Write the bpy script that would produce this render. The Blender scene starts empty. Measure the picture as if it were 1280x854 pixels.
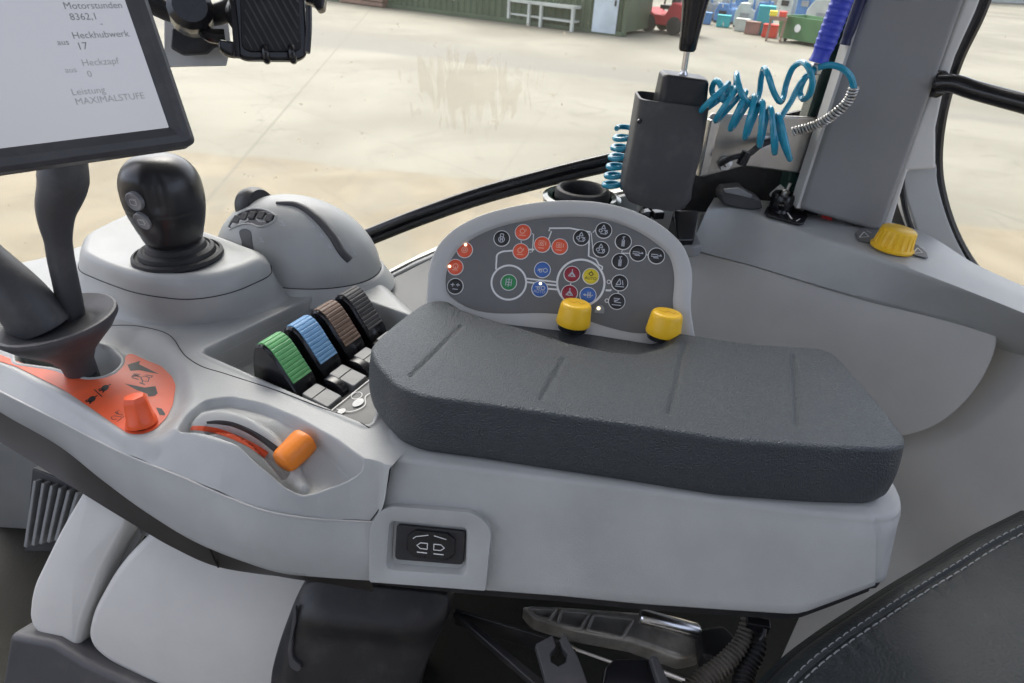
import bpy, bmesh, math, random
import numpy as np
from mathutils import Vector, Matrix

S = bpy.context.scene
COL = S.collection
random.seed(4); rng = np.random.default_rng(4)
RAD = math.radians

# ------------------------------------------------------------------ camera
CAM = np.array([0.0, 0.0, 2.6]); FPX = 800.0; PITCH = RAD(32); ROLL = RAD(3.5)
_r = np.array([1.0, 0, 0]); _f = np.array([0, math.cos(PITCH), -math.sin(PITCH)]); _u = np.cross(_r, _f)
CR = _r*math.cos(ROLL) + _u*math.sin(ROLL); CU = -_r*math.sin(ROLL) + _u*math.cos(ROLL); CF = _f
cd = bpy.data.cameras.new('camera'); cam = bpy.data.objects.new('camera', cd); COL.objects.link(cam)
cd.sensor_width = 36; cd.lens = FPX/1280*36; cd.clip_start = 0.02; cd.clip_end = 400
cam.matrix_world = Matrix(((CR[0], CU[0], -CF[0], CAM[0]), (CR[1], CU[1], -CF[1], CAM[1]), (CR[2], CU[2], -CF[2], CAM[2]), (0, 0, 0, 1)))
cd.dof.use_dof = True; cd.dof.focus_distance = 0.75; cd.dof.aperture_fstop = 13
S.camera = cam

# ------------------------------------------------------------------ light
w = bpy.data.worlds.new('World'); S.world = w; w.use_nodes = True
nt = w.node_tree; bg = nt.nodes['Background']; sky = nt.nodes.new('ShaderNodeTexSky')
SUN_EL, SUN_AZ = RAD(57), RAD(-25)
sky.sky_type = 'NISHITA'; sky.sun_disc = False; sky.sun_elevation = SUN_EL; sky.sun_rotation = SUN_AZ
sky.air_density = 0.45; sky.dust_density = 4.0; sky.ozone_density = 0.0
hz = nt.nodes.new('ShaderNodeHueSaturation'); hz.inputs['Saturation'].default_value = .6      # thin overcast
nt.links.new(sky.outputs['Color'], hz.inputs['Color']); nt.links.new(hz.outputs['Color'], bg.inputs['Color']); bg.inputs['Strength'].default_value = 0.15
sl = bpy.data.lights.new('sun', 'SUN'); sl.energy = 0.5; sl.angle = RAD(40); sl.color = (1, .985, .95)
so = bpy.data.objects.new('sun', sl); COL.objects.link(so)
sd = Vector((math.sin(SUN_AZ)*math.cos(SUN_EL), math.cos(SUN_AZ)*math.cos(SUN_EL), math.sin(SUN_EL)))
so.rotation_euler = sd.to_track_quat('Z', 'Y').to_euler(); so.location = (0, 0, 30)
S.view_settings.view_transform = 'Standard'; S.view_settings.look = 'None'
S.view_settings.exposure = 2.27; S.view_settings.gamma = 1.0
S.render.engine = 'CYCLES'; S.cycles.max_bounces = 8; S.cycles.diffuse_bounces = 5; S.cycles.transparent_max_bounces = 12

# ------------------------------------------------------------------ measuring helpers
def ray(x, y): return CR*(x-640)/FPX + CU*(427-y)/FPX + CF
def H(x, y, h): d = ray(x, y); return CAM + d*(h/-d[2])            # a point h metres below the eye
def HH(pts, h): return np.array([H(x, y, h) for x, y in pts])
def HV(pts): return np.array([H(x, y, h) for x, y, h in pts])
def PY(x, y, Y): d = ray(x, y); return CAM + d*(Y/d[1])
def PYY(pts, Y): return np.array([PY(x, y, Y) for x, y in pts])
def PL(x, y, p0, n): d = ray(x, y); return CAM + d*(((p0-CAM)@n)/(d@n))
def PLL(pts, p0, n): return np.array([PL(x, y, p0, n) for x, y in pts])
def unit(v): v = np.asarray(v, float); return v/np.linalg.norm(v)
def plane3(a, b, c):
    n = unit(np.cross(b-a, c-a)); return n if n@(CAM-a) > 0 else -n

def cr(pts, n, closed=False):
    """smooth curve through points, n samples evenly spaced along it"""
    P = np.asarray(pts, float); m = len(P); out = []
    segs = m if closed else m-1
    for i in range(segs):
        if closed: a, b, c, d = P[(i-1) % m], P[i], P[(i+1) % m], P[(i+2) % m]
        else: b, c = P[i], P[i+1]; a = P[i-1] if i else 2*b-c; d = P[i+2] if i+2 < m else 2*c-b
        t = np.linspace(0, 1, 24, endpoint=False)[:, None]
        # centripetal-like tangents limited by the segment
        L1, L0, L2 = np.linalg.norm(c-b)+1e-9, np.linalg.norm(b-a)+1e-9, np.linalg.norm(d-c)+1e-9
        m1 = ((b-a)/L0*L1 + (c-b)*L0/L1*1)/(L0+L1)*L1 if False else ((c-b)/L1*L0 + (b-a)/L0*L1)/(L0+L1)*L1
        m2 = ((d-c)/L2*L1 + (c-b)/L1*L2)/(L1+L2)*L1
        out.append((2*t**3-3*t**2+1)*b + (t**3-2*t**2+t)*m1 + (-2*t**3+3*t**2)*c + (t**3-t**2)*m2)
    if not closed: out.append(P[-1:])
    Q = np.concatenate(out)
    if closed: Q = np.vstack([Q, Q[:1]])
    s = np.concatenate([[0], np.cumsum(np.linalg.norm(np.diff(Q, axis=0), axis=1))])
    t = np.linspace(0, s[-1], n+1)[:-1] if closed else np.linspace(0, s[-1], n)
    return np.stack([np.interp(t, s, Q[:, k]) for k in range(Q.shape[1])], 1)
def rp(pts, r, k=6):
    """polygon with rounded corners"""
    P = [np.asarray(p, float) for p in pts]; out = []; m = len(P)
    rs = r if isinstance(r, (list, tuple)) else [r]*m
    for i in range(m):
        a, b, c = P[i-1], P[i], P[(i+1) % m]
        la, lc = np.linalg.norm(a-b), np.linalg.norm(c-b); q = min(rs[i], la*.48, lc*.48)
        if q <= 1e-6: out.append(b); continue
        p, s = b+(a-b)/la*q, b+(c-b)/lc*q
        for t in np.linspace(0, 1, k): out.append((1-t)**2*p + 2*t*(1-t)*b + t*t*s)
    return np.array(out)
def resample(P, n, closed=True):
    Q = np.vstack([P, P[:1]]) if closed else np.asarray(P)
    s = np.concatenate([[0], np.cumsum(np.linalg.norm(np.diff(Q, axis=0), axis=1))])
    t = np.linspace(0, s[-1], n+1)[:-1] if closed else np.linspace(0, s[-1], n)
    return np.stack([np.interp(t, s, Q[:, k]) for k in range(Q.shape[1])], 1)
def near(X, Y, P, mar):
    return (X > P[:, 0].min()-mar) & (X < P[:, 0].max()+mar) & (Y > P[:, 1].min()-mar) & (Y < P[:, 1].max()+mar)
def sdf(X, Y, poly, mar=.03):
    """signed distance in plan, negative inside"""
    P = np.asarray(poly)[:, :2]; k = near(X, Y, P, mar); out = np.full(X.shape, 9.0)
    x, y = X[k], Y[k]; d = np.full(x.shape, 1e9); ins = np.zeros(x.shape, bool)
    for i in range(len(P)):
        a, b = P[i-1], P[i]; ab = b-a; L = ab@ab
        if L < 1e-14: continue
        t = np.clip(((x-a[0])*ab[0]+(y-a[1])*ab[1])/L, 0, 1)
        d = np.minimum(d, (x-a[0]-t*ab[0])**2+(y-a[1]-t*ab[1])**2)
        c = (a[1] > y) != (b[1] > y)
        if a[1] != b[1]: ins ^= c & (x < (b[0]-a[0])*(y-a[1])/(b[1]-a[1])+a[0])
    d = np.sqrt(d); out[k] = np.where(ins, -d, d); return out
def dline(X, Y, P, mar=.03):
    P = np.asarray(P)[:, :2]; k = near(X, Y, P, mar); out = np.full(X.shape, 9.0); x, y = X[k], Y[k]; d = np.full(x.shape, 1e9)
    for a, b in zip(P[:-1], P[1:]):
        ab = b-a; t = np.clip(((x-a[0])*ab[0]+(y-a[1])*ab[1])/(ab@ab+1e-14), 0, 1)
        d = np.minimum(d, (x-a[0]-t*ab[0])**2+(y-a[1]-t*ab[1])**2)
    out[k] = np.sqrt(d); return out
def sst(x): x = np.clip(x, 0, 1); return x*x*(3-2*x)

# ------------------------------------------------------------------ materials
def mat(name, col, rough=.5, metal=0, bump=None, var=None, spec=.5, emit=None, coat=0, ior=1.5):
    """procedural principled material; bump=(scale, metres), var=(scale, amount) tone variation"""
    m = bpy.data.materials.new(name); m.use_nodes = True; t = m.node_tree; b = t.nodes['Principled BSDF']; b.inputs['IOR'].default_value = ior
    b.inputs['Base Color'].default_value = (*col, 1); b.inputs['Roughness'].default_value = rough
    b.inputs['Metallic'].default_value = metal; b.inputs['Specular IOR Level'].default_value = spec
    b.inputs['Coat Weight'].default_value = coat
    tc = t.nodes.new('ShaderNodeTexCoord')
    if var:
        n = t.nodes.new('ShaderNodeTexNoise'); n.inputs['Scale'].default_value = var[0]; n.inputs['Detail'].default_value = 6
        t.links.new(tc.outputs['Object'], n.inputs['Vector'])
        r = t.nodes.new('ShaderNodeValToRGB'); r.color_ramp.elements[0].position = .3; r.color_ramp.elements[1].position = .7
        r.color_ramp.elements[0].color = (*[c*(1-var[1]) for c in col], 1); r.color_ramp.elements[1].color = (*[min(1, c*(1+var[1])) for c in col], 1)
        t.links.new(n.outputs['Fac'], r.inputs['Fac']); t.links.new(r.outputs['Color'], b.inputs['Base Color'])
        mr = t.nodes.new('ShaderNodeMapRange'); mr.inputs['To Min'].default_value = max(.05, rough-.08); mr.inputs['To Max'].default_value = min(1, rough+.1)
        t.links.new(n.outputs['Fac'], mr.inputs['Value']); t.links.new(mr.outputs['Result'], b.inputs['Roughness'])
    if bump:
        n = t.nodes.new('ShaderNodeTexNoise'); n.inputs['Scale'].default_value = bump[0]; n.inputs['Detail'].default_value = 3
        t.links.new(tc.outputs['Object'], n.inputs['Vector'])
        u = t.nodes.new('ShaderNodeBump'); u.inputs['Strength'].default_value = 1; u.inputs['Distance'].default_value = bump[1]
        t.links.new(n.outputs['Fac'], u.inputs['Height']); t.links.new(u.outputs['Normal'], b.inputs['Normal'])
    if emit: b.inputs['Emission Color'].default_value = (*emit[0], 1); b.inputs['Emission Strength'].default_value = emit[1]
    return m
M = {}
M['grey'] = mat('grey_moulded_plastic', (.41, .42, .41), .42, bump=(800, .00025), var=(13, .085))
M['grey2'] = mat('blue_grey_plastic', (.375, .385, .38), .44, bump=(800, .0003), var=(10, .05))
M['pillar'] = mat('dark_grey_trim', (.24, .243, .243), .6, bump=(800, .0002), var=(9, .06))
M['silver'] = mat('pale_grey_trim', (.56, .555, .53), .5, bump=(700, .0002), var=(8, .06))
M['pad'] = mat('black_grained_foam', (.0062, .0074, .0085), .42, bump=(580, .0033), var=(460, .8), spec=1.0, ior=1.62)
M['pad'].node_tree.nodes['Principled BSDF'].inputs['Specular Tint'].default_value = (.86, .94, 1, 1)
_mr = [q for q in M['pad'].node_tree.nodes if q.type == 'MAP_RANGE'][0]; _mr.inputs['From Min'].default_value = .3; _mr.inputs['From Max'].default_value = .7; _mr.inputs['To Min'].default_value = .34; _mr.inputs['To Max'].default_value = .62
M['black'] = mat('black_plastic', (.017, .017, .019), .42, bump=(700, .00015), var=(25, .15))
M['gloss'] = mat('gloss_black_plastic', (.012, .012, .014), .22, var=(30, .2))
M['satin'] = mat('satin_black_grip', (.02, .02, .022), .3, bump=(900, .0001), var=(25, .12))
M['rubber'] = mat('black_rubber', (.014, .014, .015), .6, bump=(500, .0002), var=(20, .15))
M['dgrey'] = mat('charcoal_plastic', (.06, .06, .064), .48, bump=(700, .0002), var=(20, .08))
M['face'] = mat('membrane_grey', (.145, .147, .144), .5, var=(40, .05))
M['frame'] = mat('panel_frame_grey', (.48, .482, .465), .45, bump=(800, .0001), var=(20, .04))
M['white'] = mat('white_print', (.75, .75, .73), .5, var=(200, .05))
M['pale'] = mat('faint_pale_print', (.5, .52, .55), .5, var=(200, .05))
M['blackprint'] = mat('black_print', (.02, .018, .018), .5, var=(150, .1))
M['orange'] = mat('orange_label', (.72, .105, .035), .4, var=(25, .07))
M['oknob'] = mat('orange_plastic', (.88, .105, .02), .33, bump=(400, .0001), var=(60, .06))
M['oslide'] = mat('light_orange_plastic', (.9, .25, .02), .4, bump=(400, .0001), var=(60, .06))
M['yellow'] = mat('yellow_plastic', (.93, .55, .02), .36, bump=(500, .0001), var=(60, .05))
M['kred'] = mat('orange_red_key', (.78, .11, .045), .45, var=(60, .04))
M['kdark'] = mat('crimson_key', (.3, .02, .035), .45, var=(60, .04))
M['kblue'] = mat('blue_key', (.05, .14, .42), .45, var=(60, .04))
M['kgreen'] = mat('green_key', (.03, .25, .08), .45, var=(60, .04))
M['kyel'] = mat('yellow_key', (.72, .58, .03), .45, var=(60, .04))
M['kblack'] = mat('black_key', (.022, .022, .022), .45, var=(60, .06))
M['capgreen'] = mat('green_lever_cap', (.13, .43, .15), .42, var=(80, .06))
M['capblue'] = mat('blue_lever_cap', (.19, .40, .66), .42, var=(80, .06))
M['capbrown'] = mat('brown_lever_cap', (.2, .125, .085), .45, var=(80, .08))
M['capdark'] = mat('charcoal_lever_cap', (.055, .053, .055), .45, var=(80, .08))
M['tile'] = mat('worn_grey_tile', (.2, .205, .205), .4, var=(60, .15))
M['steel'] = mat('brushed_steel', (.55, .53, .5), .35, metal=1, bump=(300, .0001), var=(18, .18))
M['chrome'] = mat('bright_steel', (.7, .7, .7), .2, metal=1, var=(40, .1))
M['zinc'] = mat('worn_zinc', (.52, .51, .49), .42, metal=.8, var=(20, .25))
M['teal'] = mat('teal_hose', (.02, .28, .42), .22, var=(40, .12), coat=.3)
M['blue'] = mat('royal_blue_plastic', (.035, .06, .5), .35, var=(50, .1))
M['navy'] = mat('navy_plastic', (.015, .022, .075), .4, var=(50, .1))
M['cup'] = mat('dark_green_cup', (.02, .045, .038), .2, var=(20, .2), coat=.4)
M['leather'] = mat('dark_leather', (.02, .026, .027), .5, bump=(300, .0012), var=(14, .2))
M['thread'] = mat('grey_thread', (.3, .31, .31), .7, var=(300, .1))
M['led'] = mat('lit_led', (1, .9, .6), .4, emit=((1, .85, .5), .5))
M['red'] = mat('red_wire', (.5, .03, .03), .4, var=(60, .1))
M['thumb'] = mat('thumb_button_grey', (.22, .22, .225), .35, var=(60, .1))
M['brownblack'] = mat('dark_brown_underside', (.03, .026, .023), .4, var=(12, .2))
M['floor'] = mat('black_cab_floor', (.012, .012, .0077), .8, bump=(120, .001), var=(10, .2))
M['headliner'] = mat('headliner_cloth', (.3, .3, .31), .9, var=(20, .05))
M['conduit'] = mat('dusty_conduit', (.1, .09, .075), .6, var=(60, .3))

def dusty(m, col, amt, sc):
    """a thin uneven film of dust and rubbed marks over a plastic"""
    t = m.node_tree; N, L = t.nodes, t.links; b = N['Principled BSDF']; src = b.inputs['Base Color'].links[0].from_socket; tc = [q for q in N if q.type == 'TEX_COORD'][0]
    n = N.new('ShaderNodeTexNoise'); n.inputs['Scale'].default_value = sc; n.inputs['Detail'].default_value = 9; n.inputs['Roughness'].default_value = .65; L.new(tc.outputs['Object'], n.inputs['Vector'])
    r = N.new('ShaderNodeMapRange'); r.inputs['From Min'].default_value = .5; r.inputs['From Max'].default_value = .72; r.inputs['To Max'].default_value = amt; L.new(n.outputs['Fac'], r.inputs['Value'])
    x = N.new('ShaderNodeMix'); x.data_type = 'RGBA'; x.inputs[7].default_value = (*col, 1); L.new(r.outputs[0], x.inputs['Factor']); L.new(src, x.inputs[6]); L.new(x.outputs[2], b.inputs['Base Color'])
for k_, c_, a_, s_ in (('grey', (.34, .335, .31), .1, 40), ('grey2', (.3, .29, .26), .14, 30), ('silver', (.43, .42, .39), .12, 26), ('pillar', (.3, .29, .27), .12, 26), ('zinc', (.2, .17, .13), .6, 30), ('dgrey', (.16, .15, .135), .3, 25), ('black', (.09, .085, .075), .3, 30), ('rubber', (.08, .075, .066), .35, 30), ('pad', (.03, .03, .028), .3, 14), ('leather', (.07, .07, .066), .3, 10), ('orange', (.5, .12, .06), .35, 30), ('oslide', (.6, .2, .04), .35, 50), ('yellow', (.62, .38, .03), .35, 50), ('face', (.2, .195, .18), .25, 30), ('tile', (.1, .1, .09), .5, 60), ('capgreen', (.08, .26, .1), .4, 60), ('capblue', (.13, .26, .42), .4, 60), ('capbrown', (.12, .085, .06), .4, 60)):
    dusty(M[k_], c_, a_, s_)

# ------------------------------------------------------------------ mesh helpers
def empty(name, loc, label=None, cat=None, group=None):
    o = bpy.data.objects.new(name, None); COL.objects.link(o); o.location = loc; o.empty_display_size = .05
    return tag(o, label, cat, group)
def tag(o, label=None, cat=None, group=None, kind=None):
    if label: o['label'] = label
    if cat: o['category'] = cat
    if group: o['group'] = group
    if kind: o['kind'] = kind
    return o
def wpos(o):
    p = Vector((0, 0, 0))
    while o: p += o.location; o = o.parent
    return p
class MB:
    def __init__(s): s.v = []; s.f = []; s.m = []; s.n = 0
    def add(s, V, F, mi=0):
        V = np.asarray(V, float); s.v.append(V); s.f += [tuple(int(i)+s.n for i in f) for f in F]; s.m += [mi]*len(F); s.n += len(V); return s
    def prism(s, poly, off, mi=0, poly2=None):
        P = np.asarray(poly, float); n = len(P); Q = P+np.asarray(off) if poly2 is None else np.asarray(poly2, float)
        F = [tuple(range(n))[::-1], tuple(range(n, 2*n))] + [(i, (i+1) % n, n+(i+1) % n, n+i) for i in range(n)]
        return s.add(np.vstack([P, Q]), F, mi)
    def box(s, c, ex, ey, ez, mi=0):
        c, ex, ey, ez = map(np.asarray, (c, ex, ey, ez))
        return s.prism([c-ex-ey-ez, c+ex-ey-ez, c+ex+ey-ez, c-ex+ey-ez], 2*ez, mi)
    def loft(s, rings, mi=0, closed=True, cap0=True, cap1=True):
        n = len(rings[0]); k = len(rings); F = []
        for i in range(k-1):
            for j in range(n if closed else n-1):
                F.append((i*n+j, i*n+(j+1) % n, (i+1)*n+(j+1) % n, (i+1)*n+j))
        if closed and cap0: F.append(tuple(range(n))[::-1])
        if closed and cap1: F.append(tuple(range((k-1)*n, k*n)))
        return s.add(np.vstack(rings), F, mi)
    def tube(s, pts, r, k=10, mi=0, closed=False):
        P = np.asarray(pts, float); n = len(P); rr = np.broadcast_to(r, (n,))
        T = np.gradient(P, axis=0); T /= np.linalg.norm(T, axis=1)[:, None]+1e-12
        a = np.cross(T[0], [0, 0, 1.0]); a = a if np.linalg.norm(a) > .1 else np.cross(T[0], [1.0, 0, 0]); a = unit(a); rings = []
        for i in range(n):
            a = unit(a - T[i]*(a@T[i])); b = np.cross(T[i], a); ph = np.linspace(0, 2*np.pi, k, endpoint=False)[:, None]
            rings.append(P[i]+rr[i]*(np.cos(ph)*a+np.sin(ph)*b))
        return s.loft(rings, mi)
    def lathe(s, prof, o, ax, k=40, mi=0, cap=True):
        """profile of (radius, height) pairs about axis ax from o"""
        ax = unit(ax); a = np.cross(ax, [0, 0, 1.0]); a = a if np.linalg.norm(a) > .1 else np.cross(ax, [1.0, 0, 0]); a = unit(a); b = np.cross(ax, a)
        ph = np.linspace(0, 2*np.pi, k, endpoint=False)[:, None]
        return s.loft([np.asarray(o)+ax*h+max(r, 1e-5)*(np.cos(ph)*a+np.sin(ph)*b) for r, h in prof], mi, cap0=cap, cap1=cap)
    def build(s, name, mats, parent=None, bevel=0, seg=3, angle=35, label=None, fix=True, origin=None, sub=0):
        V = np.vstack(s.v); me = bpy.data.meshes.new(name)
        base = np.array(wpos(parent)) if parent else np.zeros(3)
        loc = np.array(origin, float) if origin is not None else (V.min(0)+V.max(0))/2
        me.from_pydata((V-loc).tolist(), [], s.f)
        for m in (mats if isinstance(mats, (list, tuple)) else [mats]): me.materials.append(m)
        me.polygons.foreach_set('material_index', s.m)
        if fix:
            bm = bmesh.new(); bm.from_mesh(me); bmesh.ops.remove_doubles(bm, verts=bm.verts, dist=1e-7); bmesh.ops.recalc_face_normals(bm, faces=bm.faces); bm.to_mesh(me); bm.free()
        me.update(); me.shade_smooth()
        if not bevel: me.set_sharp_from_angle(angle=RAD(angle))
        o = bpy.data.objects.new(name, me); COL.objects.link(o)
        o.location = loc-base
        if parent: o.parent = parent
        if bevel:
            b = o.modifiers.new('bevel', 'BEVEL'); b.width = bevel; b.segments = seg; b.limit_method = 'ANGLE'; b.angle_limit = RAD(28); b.use_clamp_overlap = True
            wn = o.modifiers.new('wn', 'WEIGHTED_NORMAL'); wn.keep_sharp = True
        if sub: q = o.modifiers.new('sub', 'SUBSURF'); q.levels = q.render_levels = sub
        if label: o['label'] = label
        return o
def grid_mesh(G, closed=False):
    a, b = G.shape[:2]; I = np.arange(a*b).reshape(a, b)
    if closed: I = np.vstack([I, I[:1]])
    F = np.stack([I[:-1, :-1], I[1:, :-1], I[1:, 1:], I[:-1, 1:]], -1).reshape(-1, 4)
    return G.reshape(-1, 3), F.tolist()
def stroke(mb, P, w_, n, lift=0, mi=0, closed=False):
    """flat printed line along P on a plane with normal n"""
    P = np.asarray(P, float)+np.asarray(n)*lift; m = len(P)
    if closed: T = np.roll(P, -1, 0)-np.roll(P, 1, 0)
    else: T = np.gradient(P, axis=0) if m > 2 else np.array([P[1]-P[0]]*2)
    T /= np.linalg.norm(T, axis=1)[:, None]+1e-12; Nn = np.cross(n, T); L, R_ = P+Nn*w_/2, P-Nn*w_/2
    F = [(i, (i+1) % m, m+(i+1) % m, m+i) for i in range(m if closed else m-1)]
    mb.add(np.vstack([L, R_]), F, mi)
def text_mesh(mb, body, size, o, ex, ey, lift=0, align='LEFT', mi=0):
    c = bpy.data.curves.new('t', 'FONT'); c.body = body; c.size = size; c.align_x = align; c.align_y = 'CENTER'; c.resolution_u = 3
    t = bpy.data.objects.new('t', c); me = t.to_mesh()
    V = np.array([v.co[:] for v in me.vertices]); F = [tuple(p.vertices) for p in me.polygons]
    t.to_mesh_clear(); bpy.data.objects.remove(t); bpy.data.curves.remove(c)
    if len(V): n = np.cross(ex, ey); mb.add(o+V[:, :1]*ex+V[:, 1:2]*ey+n*lift, F, mi)
def circ(k=32): a = np.linspace(0, 2*np.pi, k, endpoint=False); return np.stack([np.cos(a), np.sin(a)], 1)

# ================================================================== THE YARD
def ground_material():
    m = bpy.data.materials.new('yard_concrete'); m.use_nodes = True; t = m.node_tree; b = t.nodes['Principled BSDF']; N, L = t.nodes, t.links
    tc = N.new('ShaderNodeTexCoord')
    def noise(sc, det=6, dist=0.0):
        n = N.new('ShaderNodeTexNoise'); n.inputs['Scale'].default_value = sc; n.inputs['Detail'].default_value = det; n.inputs['Distortion'].default_value = dist
        L.new(tc.outputs['Object'], n.inputs['Vector']); return n.outputs['Fac']
    def math_(op, a, b_=None):
        n = N.new('ShaderNodeMath'); n.operation = op
        for i, v in enumerate((a, b_)):
            if v is None: continue
            if isinstance(v, (int, float)): n.inputs[i].default_value = v
            else: L.new(v, n.inputs[i])
        return n.outputs[0]
    def line(p, q):      # signed distance to the line p-q, positive to its far side
        d = unit((q-p)[:2]); nx, ny = -d[1], d[0]
        v = N.new('ShaderNodeVectorMath'); v.operation = 'DOT_PRODUCT'; L.new(tc.outputs['Object'], v.inputs[0]); v.inputs[1].default_value = (nx, ny, 0)
        return math_('SUBTRACT', v.outputs['Value'], float(nx*p[0]+ny*p[1]))
    def ramp(x, a, b_):
        n = N.new('ShaderNodeMapRange'); n.interpolation_type = 'SMOOTHSTEP'; L.new(x, n.inputs['Value']); n.inputs['From Min'].default_value = a; n.inputs['From Max'].default_value = b_; return n.outputs['Result']
    def mix(fac, a, c):
        n = N.new('ShaderNodeMix'); n.data_type = 'RGBA'
        L.new(fac, n.inputs['Factor']) if not isinstance(fac, float) else None
        for sock, v in ((n.inputs[6], a), (n.inputs[7], c)):
            if isinstance(v, tuple): sock.default_value = (*v, 1)
            else: L.new(v, sock)
        return n.outputs[2]
    big = noise(.22, 5, .4); mid = noise(1.1, 8, .5); fine = noise(18, 6)
    pale = mix(ramp(big, .35, .65), (.125, .119, .093), (.182, .175, .141))
    tan = mix(ramp(mid, .3, .7), (.132, .110, .072), (.182, .156, .107))
    wob = math_('MULTIPLY', math_('SUBTRACT', mid, .5), .5)
    far = ramp(math_('ADD', line(H(238, 191, 2.6), H(603, 225, 2.6)), wob), -.12, .12)
    c = mix(far, tan, pale)
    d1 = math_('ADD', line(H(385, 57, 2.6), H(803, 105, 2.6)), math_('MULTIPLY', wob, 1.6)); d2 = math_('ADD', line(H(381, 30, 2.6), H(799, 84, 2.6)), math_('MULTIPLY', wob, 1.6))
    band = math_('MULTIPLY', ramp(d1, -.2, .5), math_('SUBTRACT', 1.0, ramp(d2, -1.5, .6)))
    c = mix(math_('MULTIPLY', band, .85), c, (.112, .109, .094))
    st = math_('MULTIPLY', ramp(noise(.55, 9, 1.4), .5, .7), .55)
    c = mix(st, c, (.125, .118, .092))
    for a_, b2, wd, s_ in (((386, 102), (310, 191), .035, .55), ((560, 205), (330, 120), .03, .25), ((900, 140), (420, 90), .035, .3), ((700, 110), (640, 200), .03, .2), ((110, 300), (600, 240), .02, .0)):
        j = math_('ABSOLUTE', line(H(*a_, 2.6), H(*b2, 2.6))); c = mix(math_('MULTIPLY', math_('SUBTRACT', 1.0, ramp(j, wd*.4, wd)), s_), c, (.095, .09, .07))
    c = mix(math_('MULTIPLY', ramp(fine, .45, .75), .4), c, (.145, .135, .1))
    v = N.new('ShaderNodeTexVoronoi'); v.feature = 'DISTANCE_TO_EDGE'; v.inputs['Scale'].default_value = .17
    wv = N.new('ShaderNodeMixRGB'); wv.blend_type = 'ADD'; wv.inputs[0].default_value = .9; nz = N.new('ShaderNodeTexNoise'); nz.inputs['Scale'].default_value = 1.3; nz.inputs['Detail'].default_value = 6; L.new(tc.outputs['Object'], nz.inputs['Vector']); L.new(tc.outputs['Object'], wv.inputs[1]); L.new(nz.outputs['Color'], wv.inputs[2]); L.new(wv.outputs[0], v.inputs['Vector'])
    c = mix(math_('MULTIPLY', math_('SUBTRACT', 1.0, ramp(v.outputs['Distance'], .0005, .004)), .22), c, (.07, .066, .052))
    wet = ramp(noise(.9, 4, 2.2), .62, .68); c = mix(math_('MULTIPLY', wet, .3), c, (.09, .086, .072))
    L.new(c, b.inputs['Base Color']); b.inputs['Roughness'].default_value = .85
    u = N.new('ShaderNodeBump'); u.inputs['Distance'].default_value = .01; u.inputs['Strength'].default_value = .5; L.new(mid, u.inputs['Height']); L.new(u.outputs['Normal'], b.inputs['Normal'])
    return m
mb = MB(); mb.add([(-150, -60, 0), (150, -60, 0), (150, 220, 0), (-150, 220, 0)], [(0, 1, 2, 3)])
tag(mb.build('ground', ground_material(), origin=(0, 0, 0), fix=False), kind='structure')
G0 = lambda x, y: H(x, y, 2.6)

def paint(name, col, rough=.6, var=.18, sc=1.5): return mat(name, col, rough, var=(sc, var), bump=(20, .002))
M['cgreen'] = paint('container_green', (.075, .105, .06)); M['cpanel'] = paint('pale_door_blue', (.50, .56, .6)); M['rack'] = paint('pale_rack_metal', (.50, .52, .47))
M['fred'] = paint('forklift_red', (.42, .035, .045)); M['fdark'] = paint('machine_black', (.02, .02, .022)); M['bin'] = paint('skip_green', (.085, .2, .09)); M['tealbin'] = paint('teal_crate', (.03, .35, .38))
M['wood'] = paint('weathered_wood', (.26, .16, .12)); M['bblue'] = paint('barrel_blue', (.03, .15, .5)); M['mach'] = paint('machine_grey', (.28, .29, .29)); M['machb'] = paint('machine_blue', (.08, .2, .42)); M['brightyel'] = paint('hazard_yellow', (.75, .6, .05)); M['bred'] = paint('signal_red', (.6, .05, .03))
Z_ = np.array([0, 0, 1.0])

# green site container standing askew across the yard
c0, c1 = G0(392, -2), G0(779, 46); ex = unit(c1-c0); ey = np.array([-ex[1], ex[0], 0]); Lc = np.linalg.norm(c1-c0)
r = empty('site_container', (c0+c1)/2, 'long dark green steel container with a pale door panel at its right end', 'container')
mb = MB(); prof = []
nrib = int(Lc/.28)
for i in range(nrib):                      # corrugated front wall as one closed sheet
    for q, dd in ((0, 0), (.35, 0), (.5, .04), (.85, .04)): prof.append(c0+ex*Lc*(i+q)/nrib+ey*dd)
back = [c1+ey*2.4, c0+ey*2.4]
P = np.array(prof+[c1]+back); mb.prism(P+Z_*.12, Z_*2.45); mb.build('wall', M['cgreen'], r, angle=20)
mb = MB()
for q in (0, Lc): mb.box(c0+ex*q+Z_*1.3, ex*.07, ey*.07, Z_*1.3)
mb.box((c0+c1)/2+Z_*.07, ex*Lc/2, ey*.09, Z_*.07); mb.box((c0+c1)/2+Z_*2.6, ex*Lc/2, ey*.1, Z_*.06); mb.build('frame', M['cgreen'], r, bevel=.01)
mb = MB(); pw = .9; pc = c1-ex*(pw/2+.28)-ey*.07; mb.box(pc+Z_*1.05, ex*pw/2, ey*.03, Z_*1.0); door = mb.build('door', M['cpanel'], r, bevel=.01)
mb = MB(); mb.box(pc-ey*.06+ex*.35+Z_*1.0, ex*.02, ey*.03, Z_*.09); mb.build('handle', M['fdark'], door)

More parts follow.
